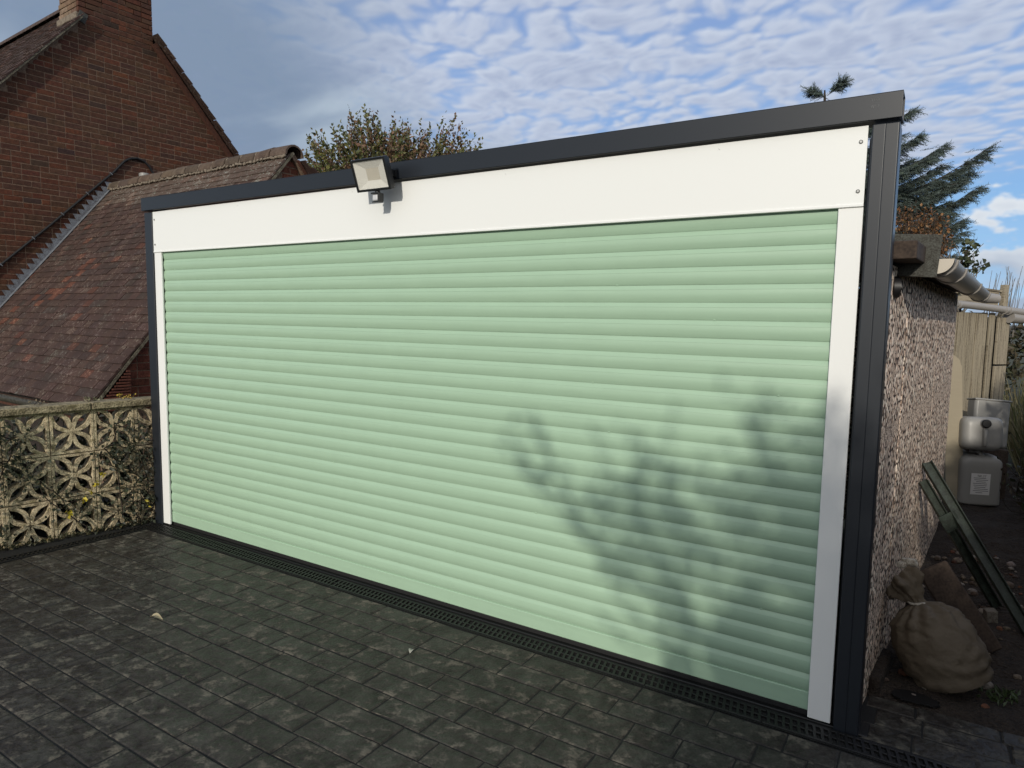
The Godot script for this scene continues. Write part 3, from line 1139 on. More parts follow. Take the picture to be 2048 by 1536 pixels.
# ---------------------------------------------------------------- the brick house
func house() -> void:
	var basis := Basis(UP, deg_to_rad(-3.0))
	var H := thing("brick_house", "tall dark red brick gable with chimney and tiled roof behind the low annexe", "house", Transform3D(basis, basis * Vector3(-5.9, 0, -2.58)))
	# local frame: x out of the gable towards the garage, y up, z towards the viewer; the gable's face is at x = 0, its ridge over z = 0
	var wl := func(z: float) -> float: return 6.31 - 1.154 * z if z > 0 else 6.31 + 1.154 * z
	var g := Node3D.new()
	g.name = "gable_wall"
	H.add_child(g)
	# bricks run along z: a frame whose x is -z and whose z is x
	var face := Transform3D(Basis(Vector3(0, 0, -1), UP, Vector3(1, 0, 0)), Vector3.ZERO)
	var b := Mb.new()
	b.slab(PackedVector2Array([Vector2(-2.6, -0.5), Vector2(2.9, -0.5), Vector2(2.9, wl.call(-2.9)), Vector2(0, 6.31), Vector2(-2.6, wl.call(2.6))]), 0.25, face * at(Vector3(0, 0, -0.0035)))
	put("mortar_bed", b.mesh(), M.mortar, g)
	var span := func(y: float) -> Vector2:
		var k := (6.31 - y) / 1.154
		return Vector2(maxf(-k, -2.4), minf(k, 2.7))
	lay_bricks(g, 1.575, 6.3, span, 0.0, 210, func(p: Vector3) -> bool: return p.x < 0.55 and p.x > -1.75 and p.y > 2.2 + (p.x + 1.7) * 1.1, face)
	# chimney, flush with the gable
	var ch := Node3D.new()
	ch.name = "chimney"
	H.add_child(ch)
	b = Mb.new()
	b.box(at(Vector3(-0.32, 6.3, 0.025)), Vector3(0.60, 1.76, 1.02))
	put("chimney_core", b.mesh(), M.mortar, ch)
	lay_bricks(ch, 5.625, 7.1, func(_y: float) -> Vector2: return Vector2(-0.55, 0.50), 0.004, 90, func(p: Vector3) -> bool: return p.y < 6.6, face)
	var cheek := Transform3D(Basis(Vector3(1, 0, 0), UP, Vector3(0, 0, 1)), Vector3(0, 0, 0.55))
	lay_bricks(ch, 5.70, 7.1, func(_y: float) -> Vector2: return Vector2(-0.62, -0.05), 0.0, 40, func(_p: Vector3) -> bool: return true, cheek,
		func(p: Vector3) -> Color: return vary(Color(0.165, 0.085, 0.052).lerp(Color(0.34, 0.26, 0.18), rr(0.1, 0.9)), 0.15))
	# lime flaunching and lead where the roof meets the stack
	b = Mb.new()
	b.rbox(at(Vector3(-0.31, wl.call(0.56) + 0.13, 0.565), Vector3(0, 0, 0)), Vector3(0.62, 0.10, 0.05), 0.02, 2)
	put("mortar_fillet", b.mesh(), M.lime, ch)
	b = Mb.new()
	b.rbox(at(Vector3(0.006, wl.call(0.56) + 0.12, 0.50), Vector3(-20, 0, 0)), Vector3(0.012, 0.15, 0.12), 0.004, 1)
	put("lead_soaker", b.mesh(), M.fascia_board, ch)
	# roof slopes
	var roof := Node3D.new()
	roof.name = "roof"
	H.add_child(roof)
	var sl := atan(1.154)
	var up_f := Vector3(0, sin(sl), -cos(sl))
	var foot := Vector3(0, 6.31 + 0.085 - 1.154 * 1.62, 1.62)
	var ff := Transform3D(Basis(Vector3(1, 0, 0), up_f, Vector3(1, 0, 0).cross(up_f)), foot)
	b = Mb.new()
	b.box(ff * at(Vector3(-4.02, 0.8, -0.03)), Vector3(8.04, 1.6, 0.05))
	b.box(ff * at(Vector3(-4.35, 2.03, -0.03)), Vector3(7.4, 0.86, 0.05))
	put("roof_deck", b.mesh(), M.mortar, roof)
	lay_tiles(roof, ff, -8.0, 0.10, 25, 50, func(x: float, _y: float) -> bool: return x > -0.2, null, func(x: float, y: float) -> bool: return x > -0.66 and y > 1.60)
	var up_r := Vector3(0, sin(sl), cos(sl))
	var rf := Transform3D(Basis(Vector3(-1, 0, 0), up_r, Vector3(-1, 0, 0).cross(up_r)), Vector3(0, 6.31 + 0.075 - 1.154 * 2.7, -2.7))
	b = Mb.new()
	b.box(rf * at(Vector3(4.02, 1.6, -0.03)), Vector3(8.04, 3.2, 0.05))
	b.box(rf * at(Vector3(4.35, 3.66, -0.03)), Vector3(7.4, 0.9, 0.05))
	put("roof_deck", b.mesh(), M.mortar, roof)
	lay_tiles(roof, rf, -0.085, 0.30, 41, 130, func(_x: float, _y: float) -> bool: return true, null, func(_x: float, y: float) -> bool: return y > 3.22)
	# undercloak boards along both verges
	b = Mb.new()
	b.box(ff * at(Vector3(0.045, 0.60, -0.012)), Vector3(0.10, 2.1, 0.022))
	put("verge_board", b.mesh(), M.roof_sheet, roof)
	b = Mb.new()
	b.box(rf * at(Vector3(-0.03, 1.65, -0.055)), Vector3(0.075, 3.3, 0.065))
	put("verge_board", b.mesh(), M.red_board, roof)
	# ridge
	for k in 24:
		b = Mb.new()
		half_round(b, Vector3(-0.66 - k * 0.31, 6.385, 0), Vector3(-0.66 - (k + 1) * 0.31 + 0.012, 6.385, 0), 0.11)
		b.col = Color(1, 1, 1)
		for i in b.c.size():
			b.c[i] = Color(0.11, 0.08, 0.07)
		put("ridge_tile", b.mesh(), M.tile, roof)
	# black cable clipped over the gable
	var cp := [Vector2(1.90, 1.96), Vector2(1.657, 2.211), Vector2(1.038, 2.81), Vector2(0.353, 3.50), Vector2(0.16, 3.69), Vector2(0.07, 3.80), Vector2(0.0, 3.88), Vector2(-0.09, 3.935), Vector2(-0.19, 3.955), Vector2(-0.29, 3.93), Vector2(-0.37, 3.86), Vector2(-0.43, 3.76), Vector2(-0.52, 3.58)]
	var pts := []
	for p in cp:
		pts.append(Vector3(0.022, p.y, p.x))
	b = Mb.new()
	b.tube(pts, [0.017], 8)
	put("cable", b.mesh(), M.cable, g)
	for s in [0.12, 0.34, 0.55, 0.74, 0.93]:
		b = Mb.new()
		var p: Vector3 = Vector3(0.03, lerpf(2.0, 3.78, s), lerpf(1.87, 0.08, s))
		b.rbox(at(p, Vector3(45, 0, 0)), Vector3(0.03, 0.05, 0.012), 0.004, 1)
		put("cable_clip", b.mesh(), M.lead, g)


func half_round(b: Mb, p: Vector3, q: Vector3, r: float, turn := 0.0) -> void:   # an upside-down half pipe with thickness
	var d := (q - p).normalized()
	var side := d.cross(UP).normalized()
	var up := side.cross(d)
	var n := 8
	for k in n:
		var a0 := PI * k / n
		var a1 := PI * (k + 1) / n
		var o0 := side * cos(a0) + up * sin(a0)
		var o1 := side * cos(a1) + up * sin(a1)
		b.squad([p + o0 * r, p + o1 * r, q + o1 * r, q + o0 * r] if d.cross(o0).dot(o1) > 0 else [q + o0 * r, q + o1 * r, p + o1 * r, p + o0 * r], [o0, o1, o1, o0], [Vector2.ZERO, Vector2.RIGHT, Vector2.ONE, Vector2.DOWN])
		for e in [p, q]:
			b.quad(e + o0 * r, e + o1 * r, e + o1 * (r - 0.02), e + o0 * (r - 0.02))


# ---------------------------------------------------------------- the low annexe with the big tiled slope
func annexe() -> void:
	var basis := Basis(UP, deg_to_rad(-3.0))
	# local frame: origin under the ridge's end by the garage; x along the ridge away from the house, z towards the viewer
	var A := thing("tiled_annexe", "low brick annexe whose steep lichened tile roof runs down behind the screen wall", "annexe", Transform3D(basis, basis * Vector3(-1.66, 0, -2.44)))
	var slope := 1.2133
	var ridge_y := 3.487 + 0.018 * slope
	var sl := atan(slope)
	var L := 4.24
	var roof := Node3D.new()
	roof.name = "roof"
	A.add_child(roof)
	var z_foot := 2.275
	var up_f := Vector3(0, sin(sl), -cos(sl))
	var ff := Transform3D(Basis(Vector3(1, 0, 0), up_f, Vector3(1, 0, 0).cross(up_f)), Vector3(0, ridge_y - z_foot * slope - 0.02, z_foot))
	var b := Mb.new()
	b.box(ff * at(Vector3(-L / 2 - 0.03, 1.78, -0.03)), Vector3(L - 0.05, 3.5, 0.05))
	put("roof_deck", b.mesh(), M.mortar, roof)
	# the tiles lie on it: warped a little, as an old roof is
	var tone := func(p: Vector3) -> Color:
		var c := tile_tone()
		if p.x < -2.5 and absf(p.y - 1.5 - (p.x + 2.9) * 0.8) < 0.28 and rng.randf() < 0.35:
			c = Color(0.135, 0.044, 0.023) * 5.0
		if p.y > 3.0:
			c = c.lerp(Color(0.16, 0.115, 0.085) * 5.6, 0.5)
		return c
	lay_tiles(roof, ff, -L, 0.0, 34, 300, func(x: float, y: float) -> bool: return y < 1.25 and x > -2.5 or x > -0.3, tone)
	var up_r := Vector3(0, sin(sl), cos(sl))
	var rf := Transform3D(Basis(Vector3(-1, 0, 0), up_r, Vector3(-1, 0, 0).cross(up_r)), Vector3(0, ridge_y - 2.0 * slope - 0.02, -2.0))
	b = Mb.new()
	b.box(rf * at(Vector3(L / 2, 1.55, -0.03)), Vector3(L - 0.05, 3.1, 0.05))
	put("roof_deck", b.mesh(), M.mortar, roof)
	lay_tiles(roof, rf, 0.0, 1.6, 29, 0, func(_x: float, _y: float) -> bool: return false)
	for k in 14:
		b = Mb.new()
		var x := 0.015 - k * 0.303
		half_round(b, Vector3(x, ridge_y - 0.088 + rr(-0.006, 0.006), rr(-0.006, 0.006)), Vector3(x - 0.29, ridge_y - 0.088 + rr(-0.006, 0.006), rr(-0.006, 0.006)), 0.128)
		var c := vary(Color(0.125, 0.095, 0.07), 0.2)
		for i in b.c.size():
			b.c[i] = c
		put("ridge_tile", b.mesh(), M.tile, roof)
		b = Mb.new()
		b.tube([Vector3(x - 0.29, ridge_y - 0.09, 0.122), Vector3(x - 0.295, ridge_y - 0.002, 0.088), Vector3(x - 0.297, ridge_y + 0.034, 0), Vector3(x - 0.295, ridge_y - 0.002, -0.088)], [0.010], 6)
		put("mortar_joint", b.mesh(), M.lime, roof)
	b = Mb.new()
	for k in 60:
		b.rbox(at(Vector3(-0.02 - k * 0.069, ridge_y - 0.105 + rr(-0.006, 0.006), 0.122 + rr(-0.006, 0.006)), Vector3(rr(-20, 20), 0, rr(-20, 20))), Vector3(rr(0.04, 0.075), rr(0.02, 0.035), 0.03), 0.01, 1)
	put("ridge_bedding", b.mesh(), M.lime, roof, "stuff")
	# verge undercloaks
	b = Mb.new()
	b.box(ff * at(Vector3(-0.028, 1.77, -0.020)), Vector3(0.06, 3.56, 0.026))
	put("verge_board", b.mesh(), M.tile, roof)
	b.col = Color(1, 1, 1)
	b = Mb.new()
	b.box(rf * at(Vector3(0.028, 1.5, -0.020)), Vector3(0.06, 3.05, 0.026))
	put("verge_board", b.mesh(), M.red_board, roof)
	for k in 2:
		var o: MeshInstance3D = roof.get_node("verge_board")
		o.material_override = M.roof_sheet
	# gable wall under the verge
	var g := Node3D.new()
	g.name = "gable_wall"
	A.add_child(g)
	var face := Transform3D(Basis(Vector3(0, 0, -1), UP, Vector3(1, 0, 0)), Vector3(-0.07, 0, 0))
	b = Mb.new()
	b.slab(PackedVector2Array([Vector2(-2.15, -0.5), Vector2(1.9, -0.5), Vector2(1.9, ridge_y - 1.9 * slope - 0.07), Vector2(0, ridge_y - 0.07), Vector2(-2.15, ridge_y - 2.15 * slope - 0.07)]), 0.2, face * at(Vector3(0, 0, -0.0035)))
	put("mortar_bed", b.mesh(), M.mortar, g)
	var sp := func(y: float) -> Vector2:
		var k := (ridge_y - 0.08 - y) / slope
		return Vector2(maxf(-k, -2.13), minf(k, 1.8))
	lay_bricks(g, 0.675, ridge_y - 0.1, sp, 0.0, 80, func(p: Vector3) -> bool: return p.x < -1.25 or p.y > 2.9, face, func(_p: Vector3) -> Color: return vary(Color(0.19, 0.062, 0.036), 0.22))
	# corbel of laid tiles at the foot of the verge
	for k in 14:
		b = Mb.new()
		var y := 0.70 + k * 0.0275
		var z1 := minf(2.19, (ridge_y - 0.10 - y) / slope)
		b.rbox(at(Vector3(-0.045, y, (z1 + 1.90) / 2 + rr(-0.004, 0.004))), Vector3(0.10 + rr(-0.006, 0.006), 0.017, maxf(z1 - 1.90, 0.03)), 0.003, 1)
		b.col = Color(1, 1, 1)
		for i in b.c.size():
			b.c[i] = Color(0.15, 0.05, 0.03) * rr(0.8, 1.2)
		put("creasing_tile", b.mesh(), M.tile, g)
	# front wall, fascia and gutter under the eaves
	b = Mb.new()
	b.box(at(Vector3(-2.17, 0.1, 2.11)), Vector3(4.1, 1.2, 0.2))
	put("front_wall", b.mesh(), M.soil, A)
	b = Mb.new()
	b.rbox(at(Vector3(-2.17, 0.645, 2.235)), Vector3(4.1, 0.11, 0.022), 0.003, 1)
	put("eaves_board", b.mesh(), M.red_board, A)
	b = Mb.new()
	var sides := 10
	for k in sides:
		var a0 := PI + PI * k / sides
		var a1 := PI + PI * (k + 1) / sides
		for r: float in [0.055, 0.051]:
			var o0 := Vector3(0, sin(a0), cos(a0))
			var o1 := Vector3(0, sin(a1), cos(a1))
			var p := Vector3(-4.2, 0.70, 2.31)
			var q := Vector3(0.0, 0.70, 2.31)
			if r > 0.053:
				b.squad([p + o0 * r, q + o0 * r, q + o1 * r, p + o1 * r], [o0, o0, o1, o1], [Vector2.ZERO, Vector2.RIGHT, Vector2.ONE, Vector2.DOWN])
			else:
				b.squad([p + o1 * r, q + o1 * r, q + o0 * r, p + o0 * r], [-o1, -o1, -o0, -o0], [Vector2.ZERO, Vector2.RIGHT, Vector2.ONE, Vector2.DOWN])
	b.rbox(at(Vector3(-2.1, 0.702, 2.364)), Vector3(4.2, 0.012, 0.010), 0.003, 1)
	put("gutter", b.mesh(), M.grey_gutter, A)
	# stepped lead flashing up the house wall
	var fl := Node3D.new()
	fl.name = "stepped_flashing"
	A.add_child(fl)
	var fx := -L + 0.012
	var wf := Transform3D(Basis(Vector3(0, 0, 1), UP, Vector3(-1, 0, 0)), Vector3(fx, 0, 0))   # x of the plate along z
	for k in 27:
		var y := 1.575 + 0.075 * k
		var r := func(yy: float) -> float: return (ridge_y + 0.03 - yy) / slope
		var tip: float = r.call(y) + 0.158 + rr(-0.008, 0.008)
		b = Mb.new()
		var poly := PackedVector2Array([Vector2(tip, y + 0.004), Vector2(tip - 0.042 + rr(-0.006, 0.006), y - 0.075), Vector2(r.call(y - 0.075) - 0.02, y - 0.077), Vector2(r.call(y) - 0.02, y + 0.004)])
		b.slab(poly, 0.004, Transform3D(Basis(Vector3(0, 0, 1), UP, Vector3(-1, 0, 0)), Vector3(fx + 0.004 + rr(0, 0.004) + (k % 2) * 0.0045, 0, 0)))
		put("flashing_piece", b.mesh(), M.lead, fl)
	b = Mb.new()
	b.rbox(ff * at(Vector3(-L + 0.045, 1.85, 0.034)), Vector3(0.07, 3.3, 0.008), 0.003, 1)
	put("cover_strip", b.mesh(), M.lead, fl)
	# white cap by the top of the flashing
	b = Mb.new()
	b.tube([Vector3(-L + 0.16, 3.665, -0.36), Vector3(-L + 0.16, 3.715, -0.36), Vector3(-L + 0.16, 3.722, -0.36)], [0.078, 0.078, 0.065], 16)
	put("vent_cap", b.mesh(), M.milky_plastic, A)
	b = Mb.new()
	b.tube([Vector3(-L + 0.16, 3.3, -0.36), Vector3(-L + 0.16, 3.665, -0.36)], [0.045], 12)
	put("vent_pipe", b.mesh(), M.old_gutter, A)


# ---------------------------------------------------------------- the pierced screen wall
func screen_block() -> ArrayMesh:
	var b := Mb.new()
	var sx := 0.277
	var sy := 0.315
	var dep := 0.09
	var f := 0.019
	for s: float in [-1.0, 1.0]:
		b.rbox(at(Vector3(s * (sx / 2 - f / 2 - 0.002), 0, -dep / 2)), Vector3(f, sy - 0.006, dep), 0.003, 1)
		b.rbox(at(Vector3(0, s * (sy / 2 - f / 2 - 0.003), -dep / 2)), Vector3(sx - 0.004 - f * 1.6, f, dep - 0.002), 0.003, 1)
	var n := 9
	for qx: float in [-1.0, 1.0]:
		for qy: float in [-1.0, 1.0]:
			for side: float in [-1.0, 1.0]:
				var P := []
				for k in n + 1:
					var t := float(k) / n
					var base := Vector2(qx * (sx / 2 - 0.010), qy * (sy / 2 - 0.012)) * t
					var d := Vector2(qx * sx, qy * sy).normalized()
					var nn := Vector2(-d.y, d.x) * side
					var o := sin(PI * t) * 0.047 + 0.008
					var i := maxf(0.0, sin(PI * clampf((t - 0.14) / 0.76, 0, 1)) * 0.0265)
					P.append([base + nn * o, base + nn * i])
				for k in n:
					var a: Vector2 = P[k][0]
					var c: Vector2 = P[k + 1][0]
					var d: Vector2 = P[k][1]
					var e: Vector2 = P[k + 1][1]
					var z0 := -0.004
					var z1 := -dep + 0.004
					var q := [Vector3(d.x, d.y, z0), Vector3(e.x, e.y, z0), Vector3(c.x, c.y, z0), Vector3(a.x, a.y, z0)]
					var w := [Vector3(d.x, d.y, z1), Vector3(e.x, e.y, z1), Vector3(c.x, c.y, z1), Vector3(a.x, a.y, z1)]
					var flip: bool = (q[1] - q[0]).cross(q[3] - q[0]).z < 0
					if flip:
						b.quad(q[3], q[2], q[1], q[0])
						b.quad(w[0], w[1], w[2], w[3])
						b.quad(q[2], q[3], w[3], w[2])
						b.quad(q[0], q[1], w[1], w[0])
					else:
						b.quad(q[0], q[1], q[2], q[3])
						b.quad(w[3], w[2], w[1], w[0])
						b.quad(q[3], q[2], w[2], w[3])
						b.quad(q[1], q[0], w[0], w[1])
	return b.mesh()


func wall_frame() -> Transform3D:   # x away from the viewer along the wall, z out of it towards the driveway
	var a := deg_to_rad(10.0)
	return Transform3D(Basis(Vector3(sin(a), 0, -cos(a)), UP, Vector3(cos(a), 0, sin(a))), Vector3(-0.254, 0, -0.008))


func screen_wall() -> void:
	var W := thing("screen_block_wall", "weathered pierced concrete screen wall with petal blocks and a stone coping", "wall", wall_frame())
	var m := screen_block()
	for r in 3:
		for k in 10:
			var x := 0.177 - 0.277 * k - 0.1385 + 0.0
			var o := put("screen_block", m, M.screen_concrete, W)
			o.position = Vector3(x + rr(-0.002, 0.002), -0.03 + 0.315 * (r + 0.5), rr(-0.003, 0.003))
			o.rotation.z = rr(-0.004, 0.004)
			if rng.randf() < 0.5:
				o.rotation.y = PI
				o.position.z -= 0.09
	var b := Mb.new()
	for k in 11:   # mortar in the upright joints, set back
		b.box(at(Vector3(0.177 - 0.277 * k, 0.45, -0.045)), Vector3(0.010, 0.94, 0.07))
	put("mortar_joint", b.mesh(), M.coping_concrete, W, "stuff")
	var x := 0.2
	for k in 5:
		var len := 0.60
		b = Mb.new()
		b.rbox(at(Vector3(x - len / 2, 0.937 + rr(-0.002, 0.002), -0.035 + rr(-0.003, 0.003)), Vector3(rr(-0.6, 0.6), 0, rr(-0.3, 0.3))), Vector3(len - 0.006, 0.05, 0.165), 0.009, 2)
		b.rbox(at(Vector3(x - len / 2, 0.907, -0.042)), Vector3(len - 0.01, 0.022, 0.10), 0.003, 1)
		put("coping_stone", b.mesh(), M.coping_concrete, W)
		x -= len
	b = Mb.new()
	b.rbox(at(Vector3(-1.2, -0.02, 0.012)), Vector3(2.9, 0.05, 0.10), 0.015, 2)
	put("footing", b.mesh(), M.joint, W)


# ---------------------------------------------------------------- climbing plants on the screen wall
func creeper(label: String, spots: Array, n: int, size: float, cols: Array, yellow: Array = []) -> void:
	var f := wall_frame()
	var first: Vector3 = spots[0]
	var base := f * Vector3(first.x, 0, 0.05)
	var t := thing("climbing_plant", label, "plant", Transform3D(f.basis, base), "creepers on the screen wall")
	var o := Vector3(first.x, 0, 0.05)
	var xfs := []
	var tints := []
	var b := Mb.new()
	for k in spots.size():
		var p: Vector3 = spots[k] - o
		if k > 0:
			limb(b, spots[k - 1] - o, p, 0.005, 0.004, 0.15)
		for i in n:
			var q := p + Vector3(rng.randfn(0, 0.055), rng.randfn(0, 0.055), absf(rng.randfn(0, 0.03)))
			var d := (Vector3(rr(-0.6, 0.6), rr(-0.9, 0.3), rr(0.2, 1))).normalized()
			xfs.append(pointing(d, rr(0, TAU), size * rr(0.6, 1.25), q))
			tints.append(vary(cols[rng.randi() % cols.size()], 0.3))
	for p in yellow:
		for i in 5:
			var d := (Vector3(rr(-0.8, 0.8), rr(-0.9, 0.2), 1)).normalized()
			xfs.append(pointing(d, rr(0, TAU), 0.040 * rr(0.7, 1.2), p - o + Vector3(rr(-0.02, 0.02), rr(-0.025, 0.025), rr(0, 0.02))))
			tints.append(vary(Color(0.42, 0.34, 0.03), 0.25))
	b.tube([spots[0] - o + Vector3(0, -0.1, 0), spots[0] - o], [0.006], 6)
	put("stem", b.mesh(), M.bark, t)
	copies("foliage", leaf_mesh(0.7), M.leaf, xfs, tints, t)


func wall_plants() -> void:
	var dark := [Color(0.026, 0.033, 0.016), Color(0.036, 0.043, 0.022), Color(0.020, 0.026, 0.014), Color(0.05, 0.054, 0.034)]
	# in the wall's frame: x = minus the distance along it towards the viewer
	creeper("dark green creeper hanging over the screen wall at its viewer's end", [Vector3(-0.99, 0.15, 0.03), Vector3(-0.97, 0.45, 0.03), Vector3(-0.90, 0.62, 0.04), Vector3(-0.86, 0.74, 0.04), Vector3(-0.96, 0.82, 0.04), Vector3(-1.05, 0.70, 0.04), Vector3(-0.83, 0.52, 0.03)], 66, 0.034, dark)
	creeper("trailing creeper with yellow leaves low in the middle of the screen wall", [Vector3(-0.46, 0.06, 0.03), Vector3(-0.60, 0.28, 0.03), Vector3(-0.66, 0.36, 0.03), Vector3(-0.73, 0.44, 0.03), Vector3(-0.62, 0.22, 0.03), Vector3(-0.50, 0.27, 0.04), Vector3(-0.44, 0.25, 0.04)], 24, 0.032, dark,
		[Vector3(-0.44, 0.33, 0.05), Vector3(-0.40, 0.38, 0.05), Vector3(-0.36, 0.45, 0.05), Vector3(-0.48, 0.29, 0.05), Vector3(-0.57, 0.19, 0.05)])
	creeper("dense dark creeper filling the screen wall beside the garage post", [Vector3(-0.10, 0.03, 0.04), Vector3(-0.14, 0.22, 0.04), Vector3(-0.09, 0.36, 0.04), Vector3(-0.20, 0.42, 0.04), Vector3(-0.28, 0.55, 0.04), Vector3(-0.33, 0.62, 0.04), Vector3(-0.18, 0.60, 0.04), Vector3(-0.08, 0.52, 0.04), Vector3(-0.05, 0.20, 0.05), Vector3(-0.22, 0.10, 0.04), Vector3(-0.24, 0.78, 0.03), Vector3(-0.10, 0.72, 0.04)], 62, 0.034, dark,
		[Vector3(-0.075, 0.17, 0.07)])
	var back := thing("ivy_thicket", "ivy behind the screen wall, made dense and dark to dim its openings", "ivy", wall_frame() * at(Vector3(-0.6, 0, -0.4)))  # ivy mass thickened so the holes in the wall go dark
	var bx := []
	var bt := []
	var bs := Mb.new()
	for k in 130:
		var p := Vector3(rr(-1.7, 0.75), 0.0, rr(-0.12, 0.22))
		var q := p + Vector3(rr(-0.2, 0.2), rr(0.25, 0.86), rr(-0.05, 0.05))
		limb(bs, p, q, 0.005, 0.003, 0.1)
		spray(p, q, 22, 0.07, dark, bx, bt, 0.10)
	put("stem", bs.mesh(), M.bark, back)
	copies("foliage", leaf_mesh(0.7), M.leaf, bx, bt, back)
	# low weeds along the foot of the wall
	var f := wall_frame()
	var xfs := []
	var tints := []
	for k in 420:
		var x := -rr(0.0, 1.3)
		var d := Vector3(rr(-1, 1), rr(0.3, 1.2), rr(-0.3, 1)).normalized()
		xfs.append(f * pointing(d, rr(0, TAU), rr(0.012, 0.035), Vector3(x, rr(0.0, 0.03), rr(0.03, 0.075))))
		tints.append(vary(Color(0.06, 0.06, 0.03) if rng.randf() < 0.8 else Color(0.16, 0.13, 0.06), 0.3))
	var w := copies("weeds", leaf_mesh(0.6), M.leaf, xfs, tints)
	w.set_meta("label", "low weeds and litter along the foot of the screen wall")
	# dry tufts on the coping
	for s in [[-0.14, Color(0.42, 0.30, 0.05), "dry yellow tuft growing on the coping beside the post", 26, 0.05], [-0.36, Color(0.16, 0.16, 0.09), "grey green sprig on the coping under the verge", 26, 0.045], [-0.70, Color(0.20, 0.16, 0.10), "thin dry stalks standing on the coping farther from the post", 14, 0.06]]:
		var t := thing("coping_weed", s[2], "weed", f * at(Vector3(s[0], 0.962, -0.05)), "weeds on the coping")
		var b := Mb.new()
		for k in 7:
			limb(b, Vector3(rr(-0.03, 0.03), 0, rr(-0.03, 0.03)), Vector3(rr(-0.08, 0.08), rr(0.02, s[4]), rr(-0.05, 0.05)), 0.0012, 0.0008, 0.2)
		put("stalk", b.mesh(), M.bark, t)
		var x2 := []
		var c2 := []
		for k in s[3]:
			x2.append(pointing(rand_dir() + UP * 0.8, rr(0, TAU), rr(0.010, 0.026), Vector3(rr(-0.06, 0.06), rr(0.0, s[4] * 0.6), rr(-0.04, 0.04))))
			c2.append(vary(s[1], 0.3))
		copies("foliage", leaf_mesh(0.6), M.leaf, x2, c2, t)


# ---------------------------------------------------------------- trees
func leafy_tree() -> void:
	var o := Vector3(-4.3, 0, -7.2)
	var t := thing("leafy_tree", "dense rounded olive green tree with bronzed leaves behind the garage roof", "tree", Transform3D(Basis(), o))
	var b := Mb.new()
	b.tube([Vector3(0, -0.1, 0), Vector3(0.05, 0.9, 0), Vector3(0, 1.9, 0.05)], [0.17, 0.13, 0.10], 8)
	put("trunk", b.mesh(), M.bark, t)
	var xfs := []
	var tints := []
	b = Mb.new()
	var green := [Color(0.105, 0.110, 0.028), Color(0.075, 0.088, 0.025), Color(0.135, 0.125, 0.032), Color(0.06, 0.070, 0.025)]
	var bronze := [Color(0.15, 0.080, 0.045), Color(0.13, 0.085, 0.045), Color(0.11, 0.095, 0.035), Color(0.18, 0.11, 0.065)]
	var c := Vector3(0, 3.35, 0)
	var n := noise(60, 0.9, 2)
	for k in 560:
		var d := rand_dir()
		if d.y < -0.35:
			d.y = -d.y
		d = d.normalized()
		var bump := 1.0 + 0.30 * n.get_noise_3d(d.x * 2, d.y * 2, d.z * 2)
		var rad := Vector3(2.08, 1.64, 1.7)
		var tip := c + d * rad * bump * rr(0.90, 1.03)
		var from := c + d * rad * rr(0.35, 0.6) + Vector3(0, -0.3, 0)
		var up := Vector3(0, rr(0.08, 0.32), 0) * (0.5 + 0.5 * d.y)
		limb(b, from, tip + up, 0.010, 0.004, 0.06)
		var w := clampf(0.45 + 0.40 * d.x + 0.25 * d.y + n.get_noise_3d(tip.x * 1.4, tip.y * 1.4, tip.z * 1.4) * 0.9, 0, 1)
		for i in 4:
			spray(from.lerp(tip + up, 0.15 + i * 0.2), from.lerp(tip + up, 0.36 + i * 0.22), 15, 0.090, bronze if rng.randf() < w * 0.75 else green, xfs, tints, 0.13 - i * 0.028)
		spray(tip, tip + up + d * 0.10 + UP * rr(0.02, 0.14), 9, 0.070, green if rng.randf() > w * 0.6 else bronze, xfs, tints, 0.03)
	for k in 9:
		limb(b, Vector3(0, 1.7, 0), c + rand_dir() * 0.7, 0.06, 0.015, 0.1)
	put("limb", b.mesh(), M.bark, t)
	copies("crown", leaf_mesh(0.62), M.leaf, xfs, tints, t)


func far_tree() -> void:
	var o := Vector3(-2.85, 0, -14.2)
	var t := thing("far_tree", "treetop just showing over the middle of the garage beam", "tree", Transform3D(Basis(), o))
	var b := Mb.new()
	b.tube([Vector3(0, -0.1, 0), Vector3(0, 3, 0), Vector3(0.05, 5.2, 0)], [0.2, 0.12, 0.05], 8)
	put("trunk", b.mesh(), M.bark, t)
	var xfs := []
	var tints := []
	b = Mb.new()
	for k in 90:
		var d := rand_dir()
		d.y = absf(d.y)
		var tip := Vector3(0, 5.2, 0) + d * Vector3(0.95, 1.42, 0.8) * rr(0.8, 1.0)
		limb(b, Vector3(0, 4.6, 0), tip, 0.02, 0.005, 0.06)
		spray(Vector3(0, 5.0, 0).lerp(tip, 0.4), tip, 16, 0.10, [Color(0.07, 0.065, 0.03), Color(0.05, 0.055, 0.025), Color(0.09, 0.06, 0.035)], xfs, tints, 0.10)
	put("limb", b.mesh(), M.bark, t)
	copies("crown", leaf_mesh(0.6), M.leaf, xfs, tints, t)


